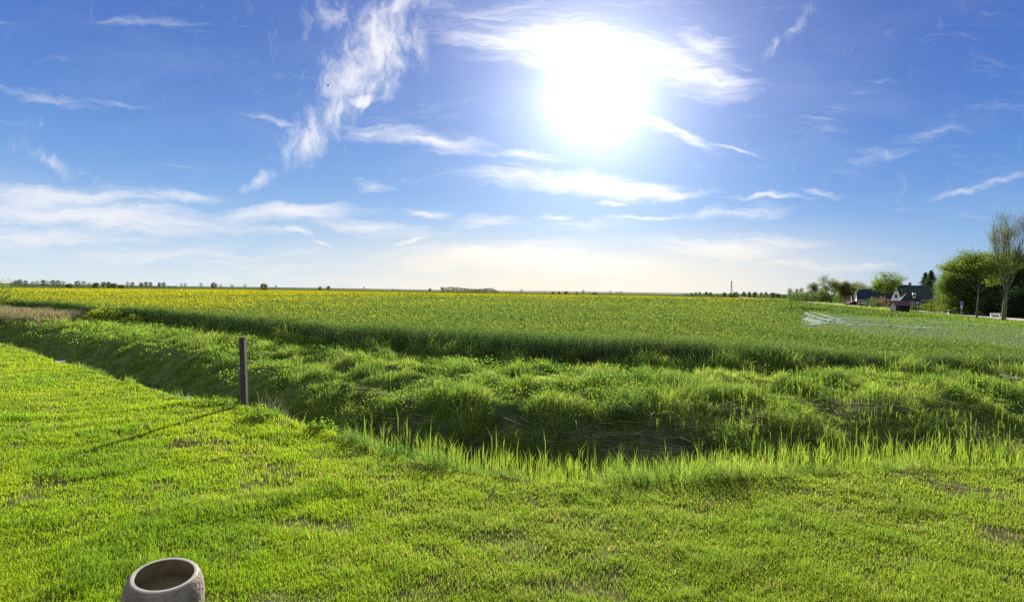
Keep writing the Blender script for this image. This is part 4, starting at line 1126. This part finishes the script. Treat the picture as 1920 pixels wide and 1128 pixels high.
car(base(1600, 196), (.10, .02, .02), 'dark red car parked by the low outbuilding', .1)
car(base(1626, 172), (.03, .035, .045), 'black car parked left of the garden shrubs', .3)

M_STEEL = mat('galvanised_steel', (.35, .36, .38), .4, .5, metal=.6)


def sign(px, py, Y, top, label, disc=True, size=.3):
    g_ = base(px, Y); h_ = hgt(px, top, Y); root = empty('road_sign', (g_[0], g_[1], .0), label, 'road sign')
    q = MB(); q.tube((0, 0, 0), (0, 0, h_), .05, .05, 8); q.build('pole', M_STEEL, root)
    if disc:
        q = MB(); q.tube((0, -.09, h_ - size), (0, -.055, h_ - size), size, size, 20); p_ = q.build('sign_plate', M_BLUEP, root)
        q = MB()
        for k in range(20):
            a0, a1 = k * 6.2832 / 20, (k + 1) * 6.2832 / 20
            q.poly([(math.cos(a) * r_, -.095, h_ - size + math.sin(a) * r_) for a, r_ in ((a0, size * .9), (a1, size * .9), (a1, size), (a0, size))])
        q.build('border', M_WHITE, p_)
        q = MB(); q.box((-.12, -.09, h_ - size * 2 - .5), (.12, -.055, h_ - size * 2 - .15)); q.build('lower_plate', M_WHITE, root)
    else:
        q = MB(); q.box((-.22, -.09, h_ - .5), (.22, -.055, h_)); q.build('sign_plate', M_STEEL, root)


sign(1803, 585, 97, 565, 'blue round sign on a pole in front of the garden thicket')
sign(1721, 587, 106, 566, 'grey pole with small plate right of the shed', False)
for px, Y, lb in ((1779.5, 97, 'white marker post with black band at the lane edge'), (1631, 158, 'white marker post near the garden shrubs')):
    root = empty('marker_post', base(px, Y), lb, 'marker post', 'marker posts along the lane'); q = MB(); q.box((-.08, -.06, 0), (.08, .06, .62)); q.box((-.08, -.06, .84), (.08, .06, 1.0)); q.build('post', M_WHITE, root)
    q = MB(); q.box((-.085, -.065, .62), (.085, .065, .84)); q.build('band', M_DWOOD, root)
g_ = base(1868, 86); root = empty('garden_bench', (g_[0], g_[1], 0), 'pale wooden bench beside the lane under dark trees', 'bench', rz=-.25)
for s in (-1, 1):
    q = MB(); q.box((s * .55 - .04, -.25, 0), (s * .55 + .04, -.17, .45)); q.build('leg', M_WHITE, root)
    q = MB(); q.box((s * .55 - .04, .13, 0), (s * .55 + .04, .21, .88)); q.build('leg', M_WHITE, root)
q = MB(); q.box((-.62, -.27, .452), (.62, .12, .51)); q.build('seat', M_WHITE, root)
q = MB(); q.box((-.62, .09, .66), (.62, .128, .90)); q.build('backrest', M_WHITE, root)

# ------------------------------------------------------------------ foreground things
# post
pz = 15.6; p_ = at(459.5, 770, pz); top = at(455.5, 633, pz); zg_ = zat(p_.x, p_.y)
M_POST = mat('weathered_post', (.055, .048, .045), .85, .2, nscale=14, namp=.35, bump=.006, bscale=40)
root = empty('fence_post', (p_.x, p_.y, zg_), 'dark weathered square post standing at the ditch edge', 'post')
hP = top.z - zg_; lx_ = (top.x - p_.x) * 1.15
q = MB(); hw_ = .068
lv = np.linspace(-.3, hP, 14); ring = []
for z_ in lv:
    t = z_ / hP; o_ = lx_ * t; w_ = hw_ * (1 + .03 * math.sin(z_ * 9) - .05 * t)
    ring += [(o_ - w_, -w_, z_), (o_ + w_, -w_, z_), (o_ + w_, w_, z_), (o_ - w_, w_, z_)]
ring = np.array(ring); ring[-4:, 2] += np.array([0, .012, .03, .018])
i = np.arange(13)
for k in range(4): q.add(ring, np.stack([i * 4 + k, i * 4 + (k + 1) % 4, i * 4 + 4 + (k + 1) % 4, i * 4 + 4 + k], 1), (.5,) * 3)
q.add(ring[-4:], [[0, 1, 2, 3]], (.5,) * 3)
q.build('shaft', M_POST, root)
q = MB(); q.box((lx_ - .072, -.072, hP - .012), (lx_ + .072, .072, hP + .002)); q.v[-1] = q.v[-1] + np.array([0, 0, 0]); q.build('top_cap', M_POST, root)

# drain pipes
M_PIPE = mat('white_plastic', (.62, .60, .62), .35, .5, nscale=6, namp=.1); M_IN = mat('pipe_inside', (.04, .035, .05), .8, .1)


def pipe(px, py, Y, label, ln, r=.055, az=.15):
    p = at(px, py, Y); root = empty('drain_pipe', (p.x, p.y, p.z), label, 'pipe', 'drain pipes at the lawn edge', az); q = MB(); k = 20
    t = np.arange(k) * 2 * np.pi / k; v = []
    for x_, r_ in ((-ln, r), (0, r), (0, r * .86), (-.25, r * .86)): v += [(x_, math.cos(a) * r_, math.sin(a) * r_) for a in t]
    i = np.arange(k); j = (i + 1) % k
    for s in range(2): q.add(v, np.stack([i + s * k, j + s * k, j + (s + 1) * k, i + (s + 1) * k], 1), (.5,) * 3)
    q.build('pipe_wall', M_PIPE, root, smooth=False)
    q = MB(); q.add(v, np.stack([i + 2 * k, j + 2 * k, j + 3 * k, i + 3 * k], 1), (.5,) * 3); q.add(v[3 * k:], [list(range(k))], (.5,) * 3); q.build('pipe_inside', M_IN, root)


p1 = gnd(118, 679.5); pipe(122.5, 678.5, p1.y + .35, 'white drain pipe end at the far left lawn edge', .36, .06)
p1 = gnd(353, 748); pipe(357, 746.4, p1.y + .3, 'white drain pipe end nearer the dark post', .6, .05)

# log
p1 = gnd(1897, 714); root = empty('bleached_log', (p1.x, p1.y, zat(p1.x, p1.y) + .1), 'bleached grey log lying in the grass at the right', 'log')
M_LOG = mat('bleached_wood', (.45, .42, .36), .8, .2, nscale=10, namp=.3, bump=.01, bscale=30)
q = MB(); pts = [(-.38, .05, .13), (-.25, 0, .09), (-.08, 0, .02), (.1, -.02, .0), (.24, -.05, .0), (.34, -.05, -.03)]; rd = [.03, .045, .06, .07, .065, .045]
for a_, b_, r0_, r1_ in zip(pts, pts[1:], rd, rd[1:]): q.tube(a_, b_, r0_, r1_, 9)
q.build('trunk', M_LOG, root)
q = MB(); q.tube((-.1, 0, .05), (-.22, -.1, .2), .03, .012, 6); q.build('branch_stub', M_LOG, root)

# concrete planter at the bottom
Hpl = .78; pc = gnd(309, 1073, Hpl); root = empty('stone_planter', (pc.x - Hpl * math.sin(R(6)), pc.y + Hpl * math.sin(R(7)), 0), 'round grey stone planter with smooth rim in the lawn foreground', 'planter')
PR = .238; root.rotation_euler = (R(7), R(6), 0)
M_STONE = mat('hewn_stone', (.19, .165, .13), .9, .2, nscale=9, namp=.25, bump=.02, bscale=38)
M_RIM = mat('smooth_rim', (.36, .33, .29), .7, .3, nscale=20, namp=.08)
M_INNER = mat('planter_inside', (.14, .118, .06), .95, .05, nscale=12, namp=.15)


def lathe(prof, k, name, m, par, rough=0.0):
    q = MB(); t = np.arange(k) * 2 * np.pi / k; v = []
    for r_, z_ in prof:
        rr_ = r_ + (rng.normal(0, rough, k) if rough else 0)
        v.append(np.stack([np.cos(t) * rr_, np.sin(t) * rr_, np.full(k, z_)], 1))
    i = np.arange(k); j = (i + 1) % k; v = np.concatenate(v)
    for s in range(len(prof) - 1): q.add(v[s * k:(s + 2) * k], np.stack([i, j, j + k, i + k], 1), (.5,) * 3)
    return q, v, k


zs = np.linspace(0, Hpl - .012, 46)
pf = [(PR * (1.21 - .225 * abs((z_ / Hpl - .5) / .5) ** 4.5), z_) for z_ in zs]
pf[-1] = (PR * .985, Hpl - .012)
q, *_ = lathe(pf, 160, 'body', M_STONE, root, .0012); q.build('body', M_STONE, root, smooth=True)
q, *_ = lathe([(PR * .985, Hpl - .012), (PR * .975, Hpl - .003), (PR * .955, Hpl), (PR * .87, Hpl), (PR * .86, Hpl - .004)], 96, 'rim', M_RIM, root); q.build('rim', M_RIM, root, smooth=True)
q, v, k = lathe([(PR * .86, Hpl - .004), (PR * .90, Hpl - .15), (PR * .90, Hpl - .155)], 96, 'inside', M_INNER, root); q.add(v[-k:], [list(range(k))], (.1,) * 3); q.build('inside', M_INNER, root, smooth=True)

# bird
pb = at(615, 160, 70); root = empty('gull', pb, 'dark gull gliding in front of the tall diagonal cloud', 'bird')
M_BIRD = mat('dark_feathers', (.03, .03, .035), .7, .2)
ux = Vector((.78, 0, .52)); q = MB()       # banked wings seen from below
def wing(s):
    pts = [(0, .0, .0), (s * .20, .02, .07), (s * .42, .0, .02 + (.03 if s > 0 else -.14))]
    chord = [.14, .13, .03]; q_ = MB(); v = []
    for (a_, b_, c_), w_ in zip(pts, chord):
        o_ = np.array(ux) * a_ + np.array((-.35, 0, .6)) * c_
        v += [o_ + np.array((-.02, w_, .02)), o_ + np.array((.02, -w_, -.03)) , o_ + np.array((0, 0, -.025))]
    for k in range(2):
        for e0, e1 in ((0, 1), (1, 2), (2, 0)): q_.add(v, [[k * 3 + e0, k * 3 + e1, k * 3 + 3 + e1, k * 3 + 3 + e0]], (.1,) * 3)
    q_.build('wing', M_BIRD, root)
wing(-1); wing(1)
q = MB(); q.tube((-.07, -.1, -.05), (-.02, .0, -.01), .02, .06, 8); q.tube((-.02, .0, -.01), (.05, .22, .02), .06, .05, 8); q.tube((.05, .22, .02), (.08, .36, .04), .05, .015, 8); q.build('body', M_BIRD, root)

# weeds and dry stalks by the post (real clumps on the lawn edge)
def weed(px, py, r_, h_, n_, label, cols, seed, leaf=.05):
    g_ = gnd(px, py); rs_ = np.random.default_rng(seed); root = empty('weed_clump', (g_.x, g_.y, zat(g_.x, g_.y)), label, 'weed', 'weed clumps on the lawn edge')
    q = MB(); a = rs_.uniform(0, 6.28, n_); r = r_ * np.sqrt(rs_.uniform(0, 1, n_)); r = r * (1 + .35 * np.sin(a * 3 + seed)); z_ = h_ * rs_.uniform(.05, 1, n_) ** 1.3 * (1 - (r / r_ / 1.4) ** 2 * .7) * (1 + .4 * np.sin(a * 5 + seed))
    q.leaves(np.stack([np.cos(a) * r, np.sin(a) * r, z_], 1), leaf * rs_.uniform(.6, 1.4, n_), mixc(cvar(n_, cols[0]), cvar(n_, cols[1]), rs_.uniform(0, 1, n_)), asp=.5)
    m_ = n_ // 6; a = rs_.uniform(0, 6.28, m_); r = r_ * rs_.uniform(0, .7, m_)
    q2 = MB(); q2.blades(np.stack([np.cos(a) * r, np.sin(a) * r, 0 * r], 1), h_ * rs_.uniform(.6, 1.2, m_), np.full(m_, .012), np.stack([np.cos(a), np.sin(a)], 1) * .5, cvar(m_, cols[0]))
    q.build('foliage', M_LEAF, root); q2.build('stems', M_LEAF, root)


WG = ((.09, .17, .025), (.19, .28, .03))
weed(487, 788, .42, .26, 900, 'largest weed clump on the lawn edge right of the post', WG, 301)
weed(600, 806, .28, .22, 400, 'pointed leaved weed clump further right of the post', WG, 302, .07)
weed(745, 852, .36, .24, 900, 'dark green weed clump at the bend of the lawn edge', ((.06, .13, .03), (.12, .21, .035)), 303, .05)
weed(715, 842, .2, .2, 300, 'small dark tuft left of the dark weed clump', ((.06, .13, .03), (.12, .21, .035)), 304)
weed(850, 866, .4, .14, 500, 'flat weed patch right of the dark weed clump', WG, 305, .04)
weed(400, 760, .5, .16, 600, 'low weeds left of the post base', WG, 306)
weed(540, 945, .22, .10, 500, 'dark tuft in the open lawn', ((.03, .09, .015), (.06, .14, .02)), 307, .03)
b = MB(); n = 60; rs_ = np.random.default_rng(5); px = rs_.uniform(485, 545, n); pt = np.array([tuple(at(p, 800, 15.4))[:2] for p in px])
b.blades(np.stack([pt[:, 0], pt[:, 1], height(pt[:, 0], pt[:, 1])], 1), rs_.uniform(.5, 1.15, n), np.full(n, .010), rs_.normal(0, .3, (n, 2)), cvar(n, (.30, .27, .16)), bend=.3)
tag(b.build('dry_stalks', M_STRAW), 'pale dry curved stalks right of the dark post', 'stalks', kind='stuff')
